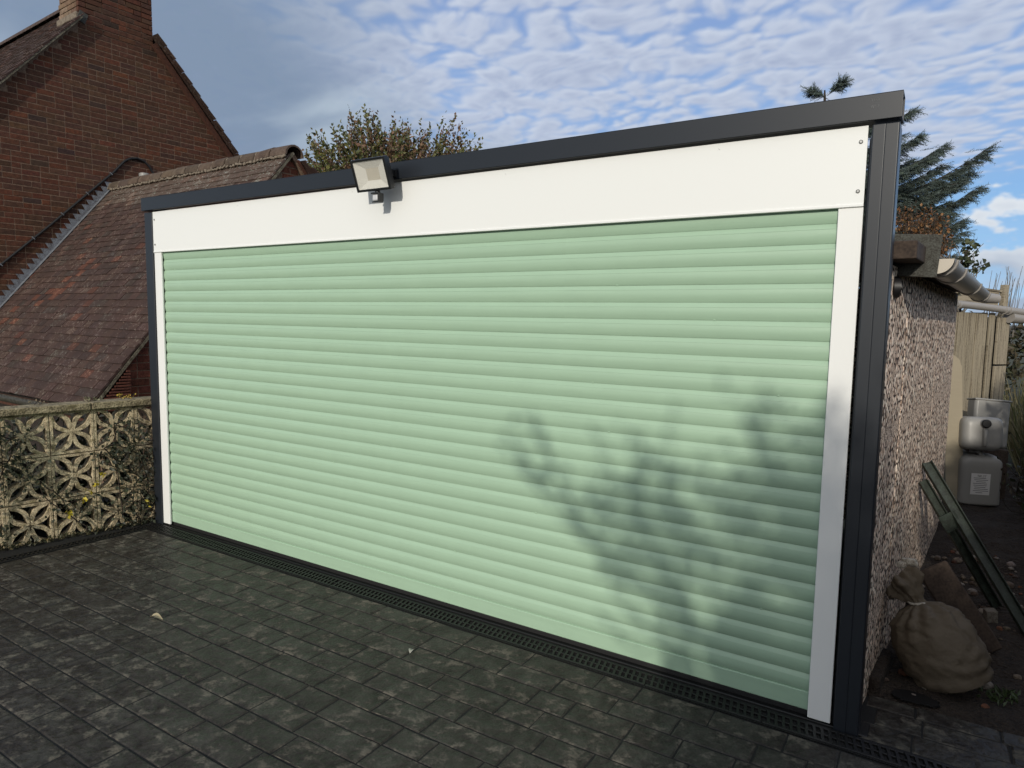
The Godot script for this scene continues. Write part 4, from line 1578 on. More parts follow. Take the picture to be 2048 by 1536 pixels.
# a cedar limb: a main stem that sweeps out, side shoots that hang from it, tufts of needles on those
func cedar_limb(b: Mb, from: Vector3, to: Vector3, lift: float, xfs: Array, tints: Array, full := 1.0) -> void:
	var pts := []
	var d := to - from
	var L := d.length()
	for k in 9:
		var t := k / 8.0
		pts.append(from + d * t + UP * (-lift * sin(t * PI) + lift * 0.6 * t * t))
	b.tube(pts, [0.05 * L / 4, 0.045 * L / 4, 0.04 * L / 4, 0.034 * L / 4, 0.028 * L / 4, 0.022 * L / 4, 0.016 * L / 4, 0.010 * L / 4, 0.005], 5, false)
	var across := d.cross(UP).normalized()
	var cols := [Color(0.072, 0.100, 0.090), Color(0.055, 0.080, 0.072), Color(0.092, 0.120, 0.110), Color(0.062, 0.082, 0.062)]
	var steps := int(30 * L / 3.0 * full + 4)
	for k in steps:
		var t := 0.18 + 0.82 * (k + rr(0, 1)) / steps
		var i := mini(int(t * 8), 7)
		var p: Vector3 = (pts[i] as Vector3).lerp(pts[i + 1], t * 8 - i)
		var reach := (1.05 - t) * L * 0.26 + 0.16
		for s: float in [-1.0, 1.0]:
			var dir := (d.normalized() * rr(0.7, 1.1) + across * s * rr(0.4, 1.0) + UP * rr(-0.42, 0.08)).normalized()
			var q := p + dir * reach * rr(0.6, 1.1)
			b.tube([p, p.lerp(q, 0.5) + UP * 0.02, q], [0.008, 0.006, 0.003], 4, false)
			var m := int(4 + reach * 15)
			for j in m:
				var u := (j + rr(0, 1)) / m
				var pos := p.lerp(q, u)
				var nd := (dir + rand_dir() * 0.55 + UP * -0.08).normalized()
				xfs.append(pointing(nd, rr(0, TAU), rr(0.15, 0.30), pos))
				tints.append(vary(cols[rng.randi() % 4], 0.25))
	for j in 7:
		xfs.append(pointing((d.normalized() + rand_dir() * 0.3 + UP * 0.1), rr(0, TAU), rr(0.14, 0.22), pts[8] - d.normalized() * 0.09 * j))
		tints.append(vary(cols[0], 0.2))


func cedar() -> void:
	var o := Vector3(1.75, 0, -18.3)
	var t := thing("cedar_tree", "tall blue green cedar with long drooping limbs beyond the garage", "tree", Transform3D(Basis(), o))
	var b := Mb.new()
	b.tube([Vector3(0, -0.2, 0), Vector3(0.02, 4, 0), Vector3(0, 6.6, 0), Vector3(-0.08, 8.05, 0.0)], [0.34, 0.22, 0.10, 0.02], 10)
	put("trunk", b.mesh(), M.bark, t)
	var xfs := []
	var tints := []
	b = Mb.new()
	# limbs: height on the trunk, direction, length, rise of the tip, droop
	var limbs := [[7.9, 10, 0.35, 0.25, 0.0], [7.8, 150, 0.4, 0.22, 0.0], [7.6, 260, 0.5, 0.15, 0.05], [7.3, 20, 0.6, 0.1, 0.05], [7.3, 190, 0.65, 0.08, 0.05], [7.0, 100, 0.8, 0.0, 0.06], [7.0, 300, 0.8, 0.0, 0.06], [7.05, -12, 1.0, 0.0, 0.08],
		[6.9, 170, 0.9, -0.1, 0.1], [6.9, -18, 2.15, 0.35, 0.2], [6.6, -30, 2.0, 0.05, 0.25], [6.6, 40, 1.5, 0.1, 0.2], [6.5, 200, 1.7, 0.0, 0.2], [6.1, 8, 2.3, 0.2, 0.25], [6.1, -45, 2.2, 0.0, 0.3], [6.1, 120, 2.0, 0.0, 0.3], [5.9, -22, 2.2, 0.0, 0.3],
		[5.6, -14, 2.9, 0.55, 0.35], [5.5, -26, 3.1, 0.25, 0.40], [5.5, 15, 2.6, 0.1, 0.3], [5.4, 220, 2.5, 0.0, 0.3], [5.3, -17, 4.0, 0.65, 0.55], [5.2, -24, 3.75, 0.25, 0.5], [5.1, -12, 3.3, 0.05, 0.4], [5.1, -33, 3.0, -0.25, 0.35], [5.0, -20, 3.2, -0.3, 0.35], [4.9, 60, 2.8, 0.1, 0.3], [4.9, 150, 2.8, 0.0, 0.3],
		[4.7, -16, 3.0, -0.4, 0.35], [4.6, -28, 2.9, -0.45, 0.35], [4.3, -18, 3.85, 0.65, 0.55], [4.2, -25, 3.4, 0.1, 0.45], [4.1, -12, 3.0, 0.0, 0.4], [4.0, -20, 3.6, 0.15, 0.50], [3.8, -30, 3.3, -0.1, 0.4], [3.6, -16, 3.5, 0.2, 0.45], [3.5, 10, 3.2, 0.0, 0.4], [3.3, -22, 3.2, -0.1, 0.45], [3.0, -14, 3.3, 0.2, 0.4], [2.8, 200, 3.0, 0.0, 0.4], [2.8, 90, 3.0, 0.0, 0.4]]
	for l in limbs:
		var a := deg_to_rad(l[1])
		var dir := Vector3(cos(a), 0, sin(a))
		var from := Vector3(0, l[0], 0)
		cedar_limb(b, from, from + dir * l[2] + UP * l[3], l[4], xfs, tints)
	put("limb", b.mesh(), M.bark, t)
	copies("needles", tuft_mesh(16), M.needle, xfs, tints, t)


func brown_bush() -> void:
	var o := Vector3(4.45, 0, -7.8)
	var t := thing("brown_bush", "orange brown autumn bush over the corner of the garage roof", "bush", Transform3D(Basis(), o))
	var b := Mb.new()
	var xfs := []
	var tints := []
	for k in 190:
		var d := rand_dir()
		if d.y < -0.2:
			d.y = -d.y
		var tip := Vector3(0, 2.56, 0) + d * Vector3(0.52, 0.66, 0.5) * rr(0.75, 1.05)
		limb(b, Vector3(0, 1.4, 0), tip, 0.012, 0.003, 0.1)
		spray(Vector3(0, 1.9, 0).lerp(tip, 0.45), tip, 20, 0.05, [Color(0.17, 0.075, 0.025), Color(0.13, 0.06, 0.025), Color(0.22, 0.11, 0.04), Color(0.09, 0.055, 0.025)], xfs, tints, 0.10)
	b.tube([Vector3(0, -0.1, 0), Vector3(0, 1.5, 0)], [0.06, 0.03], 7)
	put("stem", b.mesh(), M.bark, t)
	copies("foliage", leaf_mesh(0.7), M.leaf, xfs, tints, t)
	# bare pinkish twigs beside it
	t = thing("twiggy_shrub", "bare greyish twigs between the brown bush and the gutter", "shrub", Transform3D(Basis(), Vector3(5.0, 0, -7.4)))
	b = Mb.new()
	for k in 60:
		var p := Vector3(rr(-0.08, 0.08), rr(1.6, 2.2), rr(-0.1, 0.1))
		limb(b, p, p + Vector3(rr(-0.3, 0.28), rr(0.2, 0.62), rr(-0.25, 0.25)), 0.008, 0.0035, 0.15)
	b.tube([Vector3(0, -0.1, 0), Vector3(0, 1.8, 0)], [0.03, 0.02], 6)
	put("stem", b.mesh(), M.stone, t)


func ivy_top() -> void:
	var o := Vector3(5.0, 0, -4.9)
	var t := thing("ivy", "round leaved ivy climbing over the roof edge above the gutter", "plant", Transform3D(Basis(), o))
	var b := Mb.new()
	var xfs := []
	var tints := []
	var path := [Vector3(0.02, 1.55, 0), Vector3(0.0, 1.9, 0.1), Vector3(-0.04, 2.06, 0.3), Vector3(-0.02, 2.18, 0.4), Vector3(0.03, 2.3, 0.4), Vector3(0.05, 2.36, 0.4)]
	b.tube(path, [0.012, 0.01, 0.009, 0.008, 0.006, 0.004], 6)
	b.tube([Vector3(-0.02, 2.1, 0.35), Vector3(0.08, 2.12, 0.35), Vector3(0.17, 2.17, 0.35)], [0.006, 0.005, 0.003], 6)
	b.tube([Vector3(0, -0.1, -0.2), Vector3(0.02, 1.55, 0)], [0.02, 0.012], 6)
	put("stem", b.mesh(), M.bark, t)
	for k in 130:
		var p: Vector3 = path[1 + rng.randi() % 4]
		p = p.lerp(path[2 + rng.randi() % 4], rng.randf()) + rand_dir() * 0.06
		xfs.append(pointing(rand_dir() + Vector3(0.2, 0.2, 0.8), rr(0, TAU), rr(0.035, 0.065), p))
		tints.append(vary([Color(0.03, 0.045, 0.022), Color(0.05, 0.065, 0.03), Color(0.09, 0.10, 0.05)][rng.randi() % 3], 0.3))
	for k in 22:
		xfs.append(pointing(rand_dir() + Vector3(0, 0.2, 0.8), rr(0, TAU), rr(0.04, 0.06), Vector3(rr(-0.02, 0.18), 2.13 + rr(-0.03, 0.05), 0.35)))
		tints.append(vary(Color(0.05, 0.065, 0.03), 0.3))
	copies("foliage", leaf_mesh(0.95), M.leaf, xfs, tints, t)
	# dry stalks over the shed roof
	t = thing("dry_stalks", "thin dry stalks standing behind the roof of the timber shed", "plant", Transform3D(Basis(), Vector3(5.3, 0, -5.9)))
	b = Mb.new()
	for k in 26:
		var x := rr(-0.16, 0.22)
		limb(b, Vector3(x, 1.5, rr(-0.1, 0.1)), Vector3(x + rr(-0.06, 0.14), rr(2.02, 2.24), rr(-0.1, 0.1)), 0.0035, 0.002, 0.04)
	b.tube([Vector3(0, -0.1, 0), Vector3(0, 1.6, 0)], [0.02, 0.015], 6)
	put("stalk", b.mesh(), M.stone, t)


# the shrub and tree behind the photographer, whose shade falls on the door and the alley
func shade_trees() -> void:
	var t := thing("garden_shrub", "tall leafy shrub across the driveway, its dense core added to shade the right end of the door", "shrub", Transform3D(Basis(), Vector3(7.326, 0, 9.3)))
	var b := Mb.new()
	var xfs := []
	var tints := []
	var cols := [Color(0.05, 0.07, 0.025), Color(0.07, 0.085, 0.03), Color(0.04, 0.055, 0.02)]
	b.tube([Vector3(0, -0.1, 0), Vector3(0, 1.8, 0)], [0.14, 0.08], 8)
	# heads of the shrub: where, how wide, how many leaves; the two densest stand in for the photographer's shadow
	var heads := [[Vector3(-0.08, 3.12, 0), Vector3(1.05, 0.95, 0.8), 11000], [Vector3(0.00, 2.36, 0), Vector3(1.15, 1.1, 0.8), 7000], [Vector3(-0.58, 4.01, 0.1), Vector3(0.42, 0.46, 0.4), 900], [Vector3(-1.12, 3.88, 0), Vector3(0.36, 0.36, 0.4), 420], [Vector3(-0.20, 4.06, 0), Vector3(0.5, 0.55, 0.5), 1000], [Vector3(-1.08, 3.46, 0.05), Vector3(0.2, 0.42, 0.3), 190], [Vector3(-1.30, 4.08, 0.0), Vector3(0.26, 0.30, 0.3), 130], [Vector3(-0.98, 3.21, 0), Vector3(0.12, 0.35, 0.3), 60]]
	for h in heads:
		var c: Vector3 = h[0]
		var r: Vector3 = h[1]
		var cnt: int = h[2]
		var shoots := cnt / 16 if cnt > 2000 else cnt / 11
		for k in shoots:
			var d := rand_dir()
			var p := c + d * r * pow(rng.randf(), 0.5) * 0.8
			var q := p + (d * 0.5 + UP * 0.7 + Vector3(-0.2, 0, 0)).normalized() * rr(0.16, 0.36)
			limb(b, p, q, 0.006, 0.003, 0.1)
			spray(p, q, 16, 0.054 if cnt < 2000 else 0.11, cols, xfs, tints, 0.05 if cnt < 2000 else 0.09)
		limb(b, Vector3(0, 1.6, 0), c, 0.05, 0.02, 0.08)
	for s in [[Vector3(-1.45, 3.81, 0), Vector3(-2.04, 4.36, 0)], [Vector3(-1.50, 3.86, 0), Vector3(-1.86, 4.44, 0)], [Vector3(-1.30, 3.76, 0), Vector3(-1.70, 3.96, 0)], [Vector3(-1.70, 4.01, 0), Vector3(-1.94, 4.20, 0)], [Vector3(-1.00, 4.06, 0), Vector3(-1.28, 4.38, 0.0)], [Vector3(-0.70, 4.26, 0), Vector3(-0.82, 4.61, 0.0)], [Vector3(-0.40, 4.26, 0), Vector3(-0.48, 4.58, 0.0)], [Vector3(-0.90, 3.36, 0), Vector3(-1.04, 2.96, 0.0)]]:
		limb(b, s[0], s[1], 0.012, 0.004, 0.05)
		for k in 7:
			var p: Vector3 = (s[0] as Vector3).lerp(s[1], 0.3 + k * 0.1)
			spray(p, p + Vector3(rr(-0.12, 0.08), rr(0.02, 0.16), rr(-0.05, 0.05)), 5, 0.065, cols, xfs, tints, 0.02)
	put("stem", b.mesh(), M.bark, t)
	copies("foliage", leaf_mesh(0.55), M.leaf, xfs, tints, t)
	t = thing("garden_conifer", "tall cone shaped evergreen across the driveway, facing the alley", "tree", Transform3D(Basis(), Vector3(8.4, 0, 6.4)))
	b = Mb.new()
	xfs = []
	tints = []
	b.tube([Vector3(0, -0.1, 0), Vector3(0.02, 3, 0), Vector3(0, 5.2, 0)], [0.20, 0.13, 0.02], 9)
	for k in 1200:
		var y := 5.25 - 4.6 * sqrt(rng.randf())
		var a := rr(0, TAU)
		var r := (5.36 - y) * 0.80 * rr(0.72, 1.0)
		var tip := Vector3(cos(a) * r, y - 0.1, sin(a) * r)
		if k % 6 == 0:
			limb(b, Vector3(0, y - 0.25, 0), tip, 0.02, 0.006, 0.03)
		spray(Vector3(cos(a) * r * 0.6, y + 0.05, sin(a) * r * 0.6), tip, 20, 0.13, cols, xfs, tints, 0.20)
	put("trunk", b.mesh(), M.bark, t)
	copies("crown", leaf_mesh(0.6), M.leaf, xfs, tints, t)


# ---------------------------------------------------------------- the alley beside the garage
func shed() -> void:
	var p0 := Vector3(4.86, 0, -4.60)
	var d := Vector3(0.60, 0, -0.80).normalized()
	var nn := Vector3(0.80, 0, 0.60)
	var S := thing("timber_shed", "weathered grey timber shed with upright planks at the end of the alley", "shed", Transform3D(Basis(d, UP, nn), p0))
	var edges := [-0.35, -0.22, -0.09, 0.06, 0.21, 0.33, 0.46, 0.615, 0.645, 0.725]
	for k in edges.size() - 1:
		if k == 7:
			continue
		var w: float = edges[k + 1] - edges[k]
		var b := Mb.new()
		b.rbox(at(Vector3(0, 0.88, 0)), Vector3(w - 0.005, 1.72, 0.02), 0.003, 1)
		for i in b.uv.size():
			b.uv[i] = Vector2(b.v[i].x + k * 0.37, b.v[i].y)
		var tone := rr(0.72, 1.0)
		for i in b.c.size():
			b.c[i] = Color(tone, tone, tone * 0.98)
		var o := put("plank", b.mesh(), M.timber, S)
		o.position = Vector3((edges[k] + edges[k + 1]) / 2, 0, rr(-0.004, 0.004))
	# the end bay of short boards nailed over a post
	for k in 4:
		var h: float = [0.46, 0.40, 0.44, 0.50][k]
		var y: float = [1.47, 1.03, 0.60, 0.13][k]
		var b := Mb.new()
		b.rbox(at(Vector3(0, 0, 0)), Vector3(0.165, h - 0.006, 0.022), 0.003, 1)
		for i in b.uv.size():
			b.uv[i] = Vector2(b.v[i].x + k * 0.23, b.v[i].y + k * 0.41)
		put("short_board", b.mesh(), M.timber, S).position = Vector3(0.835, y, 0.014)
	var bk := Mb.new()
	bk.box(at(Vector3(0.28, 0.85, -0.06)), Vector3(1.25, 1.7, 0.06))
	put("dark_backing", bk.mesh(), M.rubber, S)
	# fascia over the gutter, corner post, gutter pipe
	var b2 := Mb.new()
	b2.rbox(at(Vector3(0.40, 1.895, 0.015), Vector3(0, 0, -3.5)), Vector3(0.66, 0.125, 0.022), 0.003, 1)
	for i in b2.uv.size():
		b2.uv[i] = Vector2(b2.v[i].y, b2.v[i].x)
	put("fascia", b2.mesh(), M.timber, S)
	b2 = Mb.new()
	b2.rbox(at(Vector3(0.40, 1.968, -0.03), Vector3(0, 0, -3.5)), Vector3(0.70, 0.02, 0.14), 0.004, 1)
	for i in b2.uv.size():
		b2.uv[i] = Vector2(b2.v[i].z, b2.v[i].x)
	put("roof_edge", b2.mesh(), M.timber, S)
	b2 = Mb.new()
	b2.rbox(at(Vector3(0.79, 1.88, 0.03)), Vector3(0.062, 0.26, 0.05), 0.006, 1)
	put("corner_post", b2.mesh(), M.timber, S)
	b2 = Mb.new()
	b2.tube([Vector3(0.08, 1.815, 0.07), Vector3(0.5, 1.79, 0.07), Vector3(1.25, 1.735, 0.07)], [0.034], 12)
	for x in [0.10, 0.74, 0.80]:
		b2.tube([Vector3(x, 1.812 - x * 0.062, 0.07), Vector3(x + 0.02, 1.811 - x * 0.062, 0.07)], [0.040], 12)
	b2.tube([Vector3(0.86, 1.70, 0.05), Vector3(1.05, 1.69, 0.05)], [0.055, 0.05], 12)
	put("gutter", b2.mesh(), M.old_gutter, S)
	b2 = Mb.new()
	b2.tube([Vector3(0.82, 1.80, 0.05), Vector3(1.0, 1.755, 0.02), Vector3(1.4, 1.75, 0.0)], [0.006], 6)
	put("cable", b2.mesh(), M.cable, S)


func jerrycan(label: String, xf: Transform3D, w: float, h: float, dep: float, with_label := false) -> Node3D:
	var J := thing("jerrycan", label, "jerrycan", xf, "white plastic jerrycans in the alley")
	var b := Mb.new()
	# stacked superellipse rings: straight body, rounded foot and shoulders
	var prof := [[0.0, 0.80], [0.012, 0.93], [0.035, 0.99], [0.06, 1.0], [0.30, 0.985], [0.33, 0.965], [0.36, 0.985], [0.78, 1.0], [0.86, 0.985], [0.92, 0.93], [0.965, 0.82], [0.985, 0.66], [0.992, 0.4], [0.993, 0.0]]
	var n := 36
	var rings := []
	for p in prof:
		var ring := []
		for k in n + 1:
			var a := TAU * k / n
			var e := 0.36
			ring.append(Vector3(signf(cos(a)) * pow(absf(cos(a)), e) * w / 2 * p[1], p[0] * h, signf(sin(a)) * pow(absf(sin(a)), e) * dep / 2 * p[1]))
		rings.append(ring)
	for r in rings.size() - 1:
		for k in n:
			var q := [rings[r][k + 1], rings[r][k], rings[r + 1][k], rings[r + 1][k + 1]]
			var nn := []
			for i in 4:
				var rr_: int = r if i < 2 else r + 1
				var kk: int = k + 1 if i == 0 or i == 3 else k
				var u: Vector3 = rings[rr_][(kk + 1) % n] - rings[rr_][(kk - 1 + n) % n]
				var v: Vector3 = rings[mini(rr_ + 1, rings.size() - 1)][kk] - rings[maxi(rr_ - 1, 0)][kk]
				var c := v.cross(u)
				nn.append(c.normalized() if c.length() > 1e-9 else UP)
			b.squad(q, nn, [Vector2.ZERO, Vector2.RIGHT, Vector2.ONE, Vector2.DOWN])
	put("can_body", b.mesh(), M.milky_plastic, J)
	b = Mb.new()
	b.tube([Vector3(0, h * 0.985, -dep * 0.30), Vector3(0, h * 1.04, -dep * 0.30)], [0.036, 0.034], 18)
	put("neck", b.mesh(), M.milky_plastic, J)
	b = Mb.new()
	b.tube([Vector3(0, h * 1.035, -dep * 0.30), Vector3(0, h * 1.085, -dep * 0.30), Vector3(0, h * 1.09, -dep * 0.30)], [0.034, 0.034, 0.028], 18)
	put("cap", b.mesh(), M.black_plastic, J)
	b = Mb.new()
	b.tube([Vector3(0, h * 0.985, -dep * 0.14), Vector3(0, h * 1.035, -dep * 0.04), Vector3(0, h * 1.04, dep * 0.2), Vector3(0, h * 0.985, dep * 0.34)], [0.018, 0.017, 0.017, 0.019], 10)
	put("handle", b.mesh(), M.milky_plastic, J)
	if with_label:
		var lb := Mb.new()
		var z := dep / 2 * 0.99 + 0.002
		lb.box(at(Vector3(-0.01, h * 0.44, z)), Vector3(w * 0.44, h * 0.42, 0.0015))
		var l := put("paper_label", lb.mesh(), M.paper, J)
		var f := SystemFont.new()
		f.font_names = PackedStringArray(["Droid Sans"])
		var t := TextMesh.new()
		t.font = f
		t.text = "TW.27"
		t.font_size = 22
		t.pixel_size = 0.0011
		t.depth = 0.0006
		put("print", t, M.ink, l).position = Vector3(-0.005, h * 0.60, z + 0.0014)
		for k in 9:
			lb = Mb.new()
			var ww: float = [0.09, 0.10, 0.07, 0.10, 0.095, 0.08, 0.10, 0.11, 0.05][k]
			lb.box(Transform3D(), Vector3(ww, 0.0035, 0.0006))
			put("print", lb.mesh(), M.ink, l).position = Vector3(-0.01 + rr(-0.008, 0.008), h * (0.56 - k * 0.036), z + 0.0014)
	return J


func alley() -> void:
	# soil with lumps, rising a little towards the back
	var n := noise(70, 1.4, 4)
	var soil_h := func(x: float, z: float) -> float:
		var back := clampf((-0.36 - z) / 3.2, 0, 1)
		var r := 0.012 + 0.115 * back * back + n.get_noise_2d(x * 3, z * 3) * 0.028 * smoothstep(-0.33, -0.6, z)
		return r - 0.026 * smoothstep(-0.37, -0.33, z)
	var b := Mb.new()
	var nx := 46
	var nz := 90
	for i in nx:
		for j in nz:
			var q := []
			for k in [[0, 1], [1, 1], [1, 0], [0, 0]]:
				var x: float = 4.56 + (i + k[0]) * 0.055
				var z: float = -6.2 + (j + k[1]) * 0.065
				q.append(Vector3(x, soil_h.call(x, z), z))
			b.quad(q[0], q[1], q[2], q[3])
	var s := put("alley_soil", b.mesh(), M.soil)
	s.set_meta("kind", "structure")
	s.set_meta("label", "bare dark soil of the alley beside the garage")
	# small stones and rubble on it
	var xfs := []
	var tints := []
	for k in 260:
		var x := rr(4.76, 5.7)
		var z := -rr(0.40, 2.6)
		var sc := rr(0.006, 0.016) if rng.randf() < 0.85 else rr(0.016, 0.028)
		xfs.append(Transform3D(Basis.from_euler(Vector3(rr(0, 3), rr(0, 3), rr(0, 3))).scaled(Vector3(sc, sc * rr(0.5, 0.9), sc * rr(0.6, 1))), Vector3(x, soil_h.call(x, z) + sc * 0.3, z)))
		tints.append(vary([Color(0.20, 0.17, 0.13), Color(0.12, 0.09, 0.07), Color(0.3, 0.28, 0.25), Color(0.16, 0.07, 0.04)][rng.randi() % 4], 0.3))
	var sm := Mb.new()
	sm.rbox(Transform3D(), Vector3(2, 2, 2), 0.7, 1)
	var st := copies("rubble", sm.mesh(), M.tile, xfs, tints)
	st.set_meta("label", "small stones and rubble strewn over the alley soil")
	b = Mb.new()
	var poly := PackedVector2Array()
	for k in 18:
		var a := TAU * k / 18
		poly.append(Vector2(cos(a) * 0.095 * rr(0.85, 1.1), sin(a) * 0.05 * rr(0.8, 1.15)))
	b.slab(poly, 0.006, Transform3D(Basis(Vector3(1, 0, 0), Vector3(0, 0, -1), UP), Vector3(4.878, 0.020, -0.405)))
	var patch := put("damp_patch_sheet", b.mesh(), M.black_plastic)  # damp patch on the soil, made as a thin black sheet
	tag(patch, "thin dark sheet standing in for a damp patch where the paving meets the soil", "scrap")
	# tied rubble sack leaning on the pebbledash
	var base := Vector3(5.03, 0.0, -0.60)
	var S := thing("rubble_sack", "dirty tied woven sack slumped against the pebbledash wall", "sack", Transform3D(Basis(), base))
	var axis := [Vector3(0.0, 0.015, 0.0), Vector3(-0.02, 0.06, 0.0), Vector3(-0.06, 0.14, -0.015), Vector3(-0.10, 0.22, -0.03), Vector3(-0.135, 0.285, -0.045), Vector3(-0.155, 0.325, -0.055), Vector3(-0.168, 0.352, -0.06), Vector3(-0.190, 0.378, -0.07), Vector3(-0.222, 0.408, -0.085), Vector3(-0.255, 0.425, -0.10)]
	var rad := [0.06, 0.150, 0.168, 0.166, 0.142, 0.092, 0.028, 0.050, 0.082, 0.066]
	b = Mb.new()
	var wn := noise(71, 2.2, 3)
	var m := 64
	var rings := []
	var steps := 54
	for k in steps + 1:
		var t := float(k) / steps * (axis.size() - 1)
		var i := mini(int(t), axis.size() - 2)
		var f := t - i
		var fs := f * f * (3 - 2 * f)
		var c: Vector3 = (axis[i] as Vector3).lerp(axis[i + 1], f)
		var r: float = lerpf(rad[i], rad[i + 1], fs)
		var dir: Vector3 = ((axis[i + 1] as Vector3) - axis[i]).normalized()
		var sd := dir.cross(Vector3(0, 0, 1)).normalized()
		var fw := sd.cross(dir)
		var ring := []
		for j in m + 1:
			var a := TAU * (j % m) / m
			var pleat := smoothstep(2.2, 5.6, t) * 0.15 * sin(a * 11 + t * 1.5 + 0.8 * sin(a * 3.0)) + smoothstep(6.0, 8.0, t) * 0.22 * sin(a * 5 + 1.0)
			var fold := 0.05 * sin(t * 9.0 + 1.5 * sin(a * 2.0)) * (1.0 - smoothstep(0.8, 2.4, t)) + 0.06 * wn.get_noise_3d(cos(a) * 1.4, sin(a) * 1.4, t * 0.8)
			# creases: sharp valleys where the cloth has buckled
			var cr := absf(wn.get_noise_3d(cos(a) * 0.55 + t * 0.28, sin(a) * 0.55, t * 0.42 + 9.0))
			var cr2 := absf(wn.get_noise_3d(cos(a) * 1.3, sin(a) * 1.3 + 5.0, t * 0.75))
			fold += -0.055 * (1.0 - smoothstep(0.0, 0.13, cr)) - 0.018 * (1.0 - smoothstep(0.0, 0.13, cr2)) + 0.02
			var sag := 0.10 * smoothstep(3.6, 1.2, t) * maxf(0.0, cos(a - 0.4))
			var rr2 := r * (1.0 + pleat + fold + sag)
			var p := c + sd * cos(a) * rr2 + fw * sin(a) * rr2 * 0.86
			p.y = maxf(p.y, 0.004)
			ring.append(p)
		rings.append(ring)
	for k in steps:
		for j in m:
			var q := [rings[k][j], rings[k][j + 1], rings[k + 1][j + 1], rings[k + 1][j]]
			var nn := []
			for e in 4:
				var kk: int = k if e < 2 else k + 1
				var jj: int = j + 1 if e == 1 or e == 2 else j
				var u: Vector3 = rings[kk][(jj + 1) % m] - rings[kk][(jj - 1 + m) % m]
				var v: Vector3 = rings[mini(kk + 1, steps)][jj] - rings[maxi(kk - 1, 0)][jj]
				nn.append(u.cross(v).normalized())
			if (q[1] - q[0]).cross(q[3] - q[0]).dot(nn[0]) < 0:
				q.reverse()
				nn.reverse()
			b.squad(q, nn, [Vector2.ZERO, Vector2.RIGHT, Vector2.ONE, Vector2.DOWN])
	put("sack_cloth", b.mesh(), M.sack, S)
	b = Mb.new()
	var loop := []
	for k in 17:
		var a := TAU * k / 16
		loop.append(axis[6] + Vector3(cos(a) * 0.036, 0.006 * sin(a * 2), sin(a) * 0.034))
	b.tube(loop, [0.006], 6, false)
	b.rbox(at(axis[6] + Vector3(0.055, 0.0, 0.02), Vector3(20, 30, -35)), Vector3(0.03, 0.022, 0.014), 0.006, 2)
	put("tie_cord", b.mesh(), M.white_scrap, S)
	# crumpled scrap on the sack's neck
	b = Mb.new()
	for k in 7:
		b.rbox(at(Vector3(rr(-0.03, 0.035), 0.014 + rr(0, 0.03), rr(-0.02, 0.02)), Vector3(rr(0, 90), rr(0, 90), rr(0, 90))), Vector3(rr(0.025, 0.05), rr(0.02, 0.035), rr(0.02, 0.035)), 0.009, 2)
	var sc := put("crumpled_wrapping", b.mesh(), M.white_scrap)
	sc.position = base + Vector3(-0.225, 0.470, -0.13)
	tag(sc, "crumpled off white wrapping on top of the tied sack", "wrapping")
	# brown board leaning behind the sack
	b = Mb.new()
	b.rbox(Transform3D(), Vector3(0.15, 0.46, 0.03), 0.012, 3)
	var bb := put("brown_board", b.mesh(), M.brown_board)
	bb.transform = Transform3D(Basis.from_euler(Vector3(deg_to_rad(-14), deg_to_rad(8), deg_to_rad(33))), Vector3(5.04, 0.20, -1.10))
	tag(bb, "dark brown board leaning behind the rubble sack", "board")
	# green lengths of channel leaning on the wall
	var rails := [[Vector3(5.36, 0.03, -1.42), Vector3(4.845, 0.80, -1.80), 0.060, "long dull green plastic channel leaning on the pebbledash, the longer of two"], [Vector3(5.24, 0.03, -1.72), Vector3(4.835, 0.72, -1.64), 0.050, "shorter green plastic channel leaning lower on the pebbledash with a square bracket"]]
	for k in 2:
		var p: Vector3 = rails[k][0]
		var q: Vector3 = rails[k][1]
		var d := (q - p).normalized()
		var x := d.cross(Vector3(0.5, 0.2, 1)).normalized()
		var fr := Transform3D(Basis(x, d, x.cross(d)), (p + q) / 2)
		var g := thing("plastic_channel", rails[k][3], "channel", fr, "green plastic channels leaning in the alley")
		var L := (q - p).length()
		b = Mb.new()
		var w: float = rails[k][2]
		b.rbox(Transform3D(), Vector3(w, L, 0.006), 0.002, 1)
		b.rbox(at(Vector3(w / 2 - 0.003, 0, 0.014)), Vector3(0.006, L, 0.026), 0.002, 1)
		b.rbox(at(Vector3(-w / 2 + 0.003, 0, 0.014)), Vector3(0.006, L, 0.026), 0.002, 1)
		put("channel_body", b.mesh(), M.green_plastic, g)
		if k == 1:
			b = Mb.new()
			b.rbox(at(Vector3(0.01, 0.14, 0.032)), Vector3(0.10, 0.10, 0.008), 0.003, 1)
			put("bracket_plate", b.mesh(), M.green_plastic, g)
	# concrete block
	b = Mb.new()
	b.rbox(Transform3D(), Vector3(0.055, 0.075, 0.05), 0.006, 2)
	var cb := put("concrete_offcut", b.mesh(), M.stone)
	cb.transform = at(Vector3(5.20, 0.055, -1.50), Vector3(4, 20, 6))
	tag(cb, "small pale concrete offcut standing beside the foot of the green channels", "block")
	# jerrycans
	var facing := 18.0
	var gy: float = soil_h.call(5.2, -3.9)
	jerrycan("upright white jerrycan with a printed label, under the one lying on it", at(Vector3(5.195, 0.135, -3.93), Vector3(0, facing, 0)), 0.315, 0.42, 0.25, true)
	jerrycan("white jerrycan lying on its back on the labelled one, black cap towards the driveway", Transform3D(Basis.from_euler(Vector3(0, deg_to_rad(facing), 0)) * Basis(Vector3.RIGHT, PI / 2 - 0.12), Vector3(5.115, 0.70, -4.12)), 0.30, 0.36, 0.275)
	jerrycan("white jerrycan half hidden behind the labelled one, next to the wall", at(Vector3(5.03, 0.13, -4.16), Vector3(0, 10, 0)), 0.20, 0.42, 0.22)
	# pale plastic tub behind
	b = Mb.new()
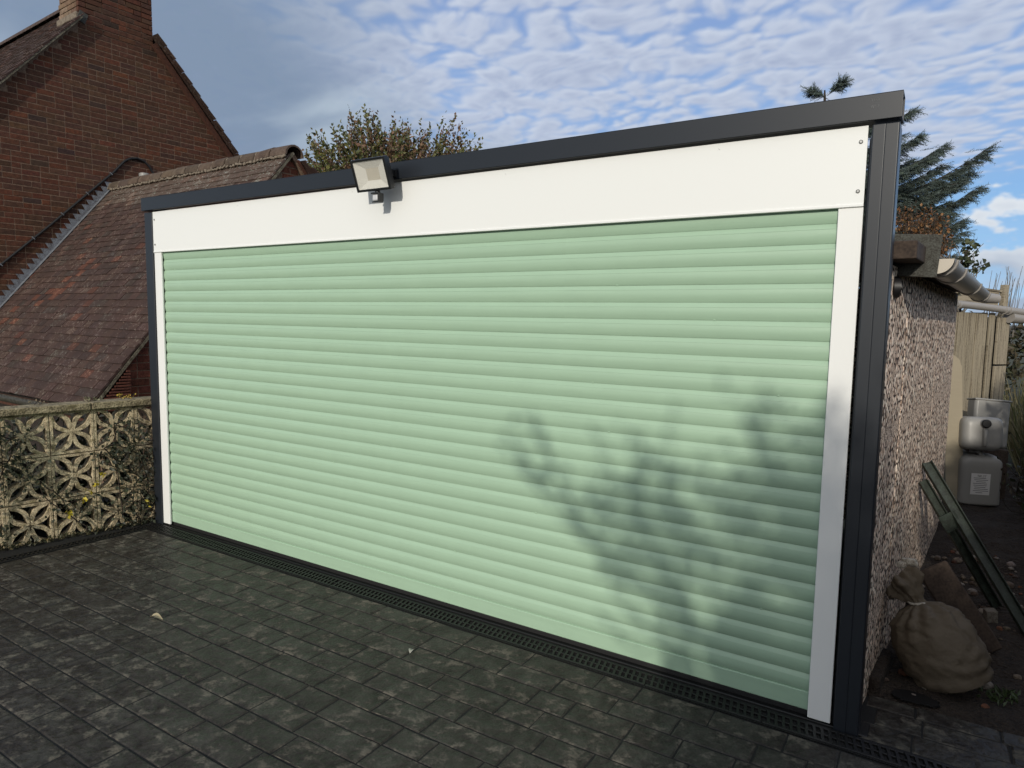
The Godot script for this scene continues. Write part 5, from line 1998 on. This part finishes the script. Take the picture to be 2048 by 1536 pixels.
	var tb := thing("plastic_tub", "large pale plastic tub tilted in front of the shed planks", "tub", Transform3D(Basis.from_euler(Vector3(deg_to_rad(-8), deg_to_rad(22), deg_to_rad(-4))), Vector3(5.285, 0.56, -4.28)))
	b.rbox(at(Vector3(0, 0.21, -0.06)), Vector3(0.285, 0.42, 0.16), 0.03, 3)
	put("tub_body", b.mesh(), M.milky_plastic, tb)
	b = Mb.new()
	b.rbox(at(Vector3(0, 0.415, -0.06)), Vector3(0.293, 0.016, 0.168), 0.007, 2)
	put("tub_rim", b.mesh(), M.milky_plastic, tb)
	b = Mb.new()
	b.rbox(at(Vector3(0, -0.25, -0.06)), Vector3(0.3, 0.5, 0.2), 0.02, 1)
	var cr := put("timber_stack", b.mesh(), M.brown_board)
	cr.transform = tb.transform
	tag(cr, "dark timber stack under the pale plastic tub", "timber")
	# pale plank against the shed
	b = Mb.new()
	b.slab(PackedVector2Array([Vector2(-0.075, 0), Vector2(0.055, 0), Vector2(0.065, 1.22), Vector2(0.045, 1.29), Vector2(-0.005, 1.335), Vector2(-0.045, 1.345), Vector2(-0.07, 1.34)]), 0.02)
	var pk := put("pale_plank", b.mesh(), M.pale_plank)
	pk.transform = at(Vector3(5.075, 0.05, -3.80), Vector3(-4, 20, 3.5))
	tag(pk, "pale plank with a clipped corner leaning between the wall and the shed", "plank")
	# fallen leaves on the driveway
	for l in [[Vector3(1.46, 0.012, 0.96), 25.0, Color(0.42, 0.36, 0.22), "curled pale leaf lying alone on the paving towards the screen wall", 0.075], [Vector3(2.81, 0.012, 0.48), 110.0, Color(0.48, 0.46, 0.40), "small whitish curled leaf on the paving near the garage drain", 0.055]]:
		b = Mb.new()
		b.col = l[2]
		var np := 6
		for i in np:
			for sgn: float in [-1.0, 1.0]:
				var t0 := float(i) / np
				var t1 := float(i + 1) / np
				var w0 := sin(PI * pow(t0, 0.8)) * 0.24 * sgn
				var w1 := sin(PI * pow(t1, 0.8)) * 0.24 * sgn
				var c0 := Vector3(t0 - 0.5, 0.10 * sin(t0 * 5.0), 0)
				var c1 := Vector3(t1 - 0.5, 0.10 * sin(t1 * 5.0), 0)
				var e0 := c0 + Vector3(0, 0.16 * absf(w0) / 0.24, w0)
				var e1 := c1 + Vector3(0, 0.16 * absf(w1) / 0.24, w1)
				if sgn > 0:
					b.quad(c0, e0, e1, c1)
				else:
					b.quad(c0, c1, e1, e0)
		var o := put("fallen_leaf", b.mesh(), M.leaf)
		o.transform = Transform3D(Basis.from_euler(Vector3(0, deg_to_rad(l[1]), 0)).scaled(Vector3.ONE * l[4]), l[0])
		tag(o, l[3], "leaf", "leaves fallen on the driveway")
	# brambles and rank grass up the alley's open side
	var t := thing("bramble_bush", "dark bramble thicket along the open side of the alley", "bush", Transform3D(Basis(), Vector3(5.62, 0, -2.9)))
	b = Mb.new()
	xfs = []
	tints = []
	for k in 260:
		var p := Vector3(rr(-0.12, 0.8), rr(0.0, 0.2), rr(-1.9, 1.2))
		var q := p + Vector3(rr(-0.28, 0.25), rr(0.25, 0.62), rr(-0.3, 0.3))
		limb(b, p, q, 0.004, 0.002, 0.25)
		spray(p, q, 12, 0.05, [Color(0.022, 0.030, 0.014), Color(0.035, 0.045, 0.02), Color(0.05, 0.04, 0.022)], xfs, tints, 0.06)
	put("stem", b.mesh(), M.bark, t)
	copies("foliage", leaf_mesh(0.6), M.leaf, xfs, tints, t)
	xfs = []
	tints = []
	var blade := Mb.new()
	blade.tri(Vector3(-0.018, 0, 0), Vector3(0.018, 0, 0), Vector3(0.0, 1, 0.18))
	for k in 5200:
		var x := 5.62 + rr(0, 2.2)
		var z := rr(-9.0, -4.6)
		if x < 5.62 + (-4.6 - z) * 0.03:
			continue
		xfs.append(pointing(Vector3(rr(-0.4, 0.4), 1, rr(-0.4, 0.4)), rr(0, TAU), rr(0.5, 1.05), Vector3(x, 0, z)))
		tints.append(vary([Color(0.12, 0.105, 0.04), Color(0.08, 0.085, 0.03), Color(0.17, 0.14, 0.07)][rng.randi() % 3], 0.25))
	var gsm := copies("tall_grass", blade.mesh(), M.leaf, xfs, tints)
	gsm.set_meta("label", "rank sunlit grass beyond the timber shed")
	var hedge := thing("added_hedge", "added hedge out of view that shades the alley from its open side", "hedge", Transform3D(Basis(), Vector3(6.55, 0, -1.6)))  # unseen hedge, added to block sky light from the alley
	b = Mb.new()
	xfs = []
	tints = []
	for k in 900:
		var p := Vector3(rr(-0.45, 0.5), rr(0.0, 1.8), rr(-3.0, 3.0))
		var q := p + rand_dir() * 0.3
		if k % 4 == 0:
			limb(b, p, q, 0.01, 0.004, 0.1)
		spray(p, q, 16, 0.12, [Color(0.03, 0.042, 0.018), Color(0.045, 0.055, 0.022), Color(0.022, 0.03, 0.014)], xfs, tints, 0.12)
	for z in 8:
		b.tube([Vector3(0, -0.1, -2.8 + z * 0.8), Vector3(0, 2.0, -2.8 + z * 0.8)], [0.05, 0.02], 6)
	put("stem", b.mesh(), M.bark, hedge)
	copies("foliage", leaf_mesh(0.6), M.leaf, xfs, tints, hedge)
	hedge = thing("field_hedge", "low far hedge beyond the rank grass", "hedge", Transform3D(Basis(), Vector3(9.0, 0, -16.0)))
	b = Mb.new()
	xfs = []
	tints = []
	for k in 500:
		var p := Vector3(rr(-5.0, 5.0), rr(0.1, 1.75), rr(-0.5, 0.5))
		var q := p + rand_dir() * 0.35 + UP * 0.1
		limb(b, p, q, 0.01, 0.004, 0.1)
		spray(p, q, 14, 0.16, [Color(0.055, 0.05, 0.028), Color(0.075, 0.06, 0.035), Color(0.05, 0.055, 0.025)], xfs, tints, 0.2)
	put("stem", b.mesh(), M.bark, hedge)
	copies("foliage", leaf_mesh(0.6), M.leaf, xfs, tints, hedge)
	# weeds on the soil by the paving
	t = thing("weed_clump", "small dark green weed clump growing on the alley soil", "weed", Transform3D(Basis(), Vector3(5.19, 0.01, -0.62)))
	xfs = []
	tints = []
	for k in 60:
		xfs.append(pointing(rand_dir() + UP, rr(0, TAU), rr(0.02, 0.05), Vector3(rng.randfn(0, 0.05), 0.005, rng.randfn(0, 0.04))))
		tints.append(vary(Color(0.04, 0.06, 0.02), 0.3))
	copies("foliage", leaf_mesh(0.4), M.leaf, xfs, tints, t)


func ground() -> void:
	var b := Mb.new()
	var R := 160.0
	b.quad(Vector3(-R, -0.09, R), Vector3(R, -0.09, R), Vector3(R, -0.09, -R), Vector3(-R, -0.09, -R))
	var g := put("ground", b.mesh(), M.grass_ground)
	g.set_meta("kind", "structure")
	g.set_meta("label", "rough ground round the houses")


func _ready() -> void:
	rng.seed = 7
	# camera
	var cam := Camera3D.new()
	cam.name = "camera"
	cam.fov = 2.0 * rad_to_deg(atan(768.0 / 1360.0))
	cam.position = Vector3(4.878, 1.625, 2.896)
	cam.rotation = Vector3(-0.0979, 0.5616, 0.016)
	cam.near = 0.05
	cam.far = 500.0
	add_child(cam)
	# sun, low and a little to the right of straight behind the viewer
	var az := deg_to_rad(14.0)
	var el := deg_to_rad(19.0)
	sun_to = Vector3(sin(az) * cos(el), sin(el), cos(az) * cos(el))
	var sun := DirectionalLight3D.new()
	sun.name = "sun"
	sun.light_energy = 0.80
	sun.light_color = Color(1.0, 0.968, 0.915)
	sun.light_angular_distance = 0.53
	sun.shadow_enabled = true
	sun.look_at_from_position(sun_to * 30.0, Vector3.ZERO, UP)
	add_child(sun)
	# sky and exposure
	var env := Environment.new()
	env.background_mode = Environment.BG_SKY
	var sky := Sky.new()
	var pm := PanoramaSkyMaterial.new()
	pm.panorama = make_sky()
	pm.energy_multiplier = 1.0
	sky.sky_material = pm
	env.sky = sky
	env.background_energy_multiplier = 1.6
	env.tonemap_mode = Environment.TONE_MAPPER_LINEAR
	env.tonemap_exposure = 1.0
	env.sdfgi_enabled = true
	env.ssao_enabled = true
	env.ssil_enabled = true
	var we := WorldEnvironment.new()
	we.name = "environment"
	we.environment = env
	add_child(we)
	make_materials()
	# setting and large structure
	ground()
	driveway()
	garage()
	house()
	annexe()
	screen_wall()
	shed()
	# things
	drain("long black grated drainage channel along the foot of the garage door", at(Vector3(-0.14, 0.0, 0.078)), 6.0, 0.104, 0.029, 14.0)
	var a := Vector3(-0.115, 0, 0.10)
	var d := Vector3(-0.0735, 0, 0.9973)
	drain("grated drainage channel along the foot of the screen wall", Transform3D(Basis(d, UP, d.cross(UP)), a), 2.0, 0.085, 0.029, -14.0)
	floodlight()
	wall_plants()
	leafy_tree()
	far_tree()
	cedar()
	brown_bush()
	ivy_top()
	alley()
	shade_trees()
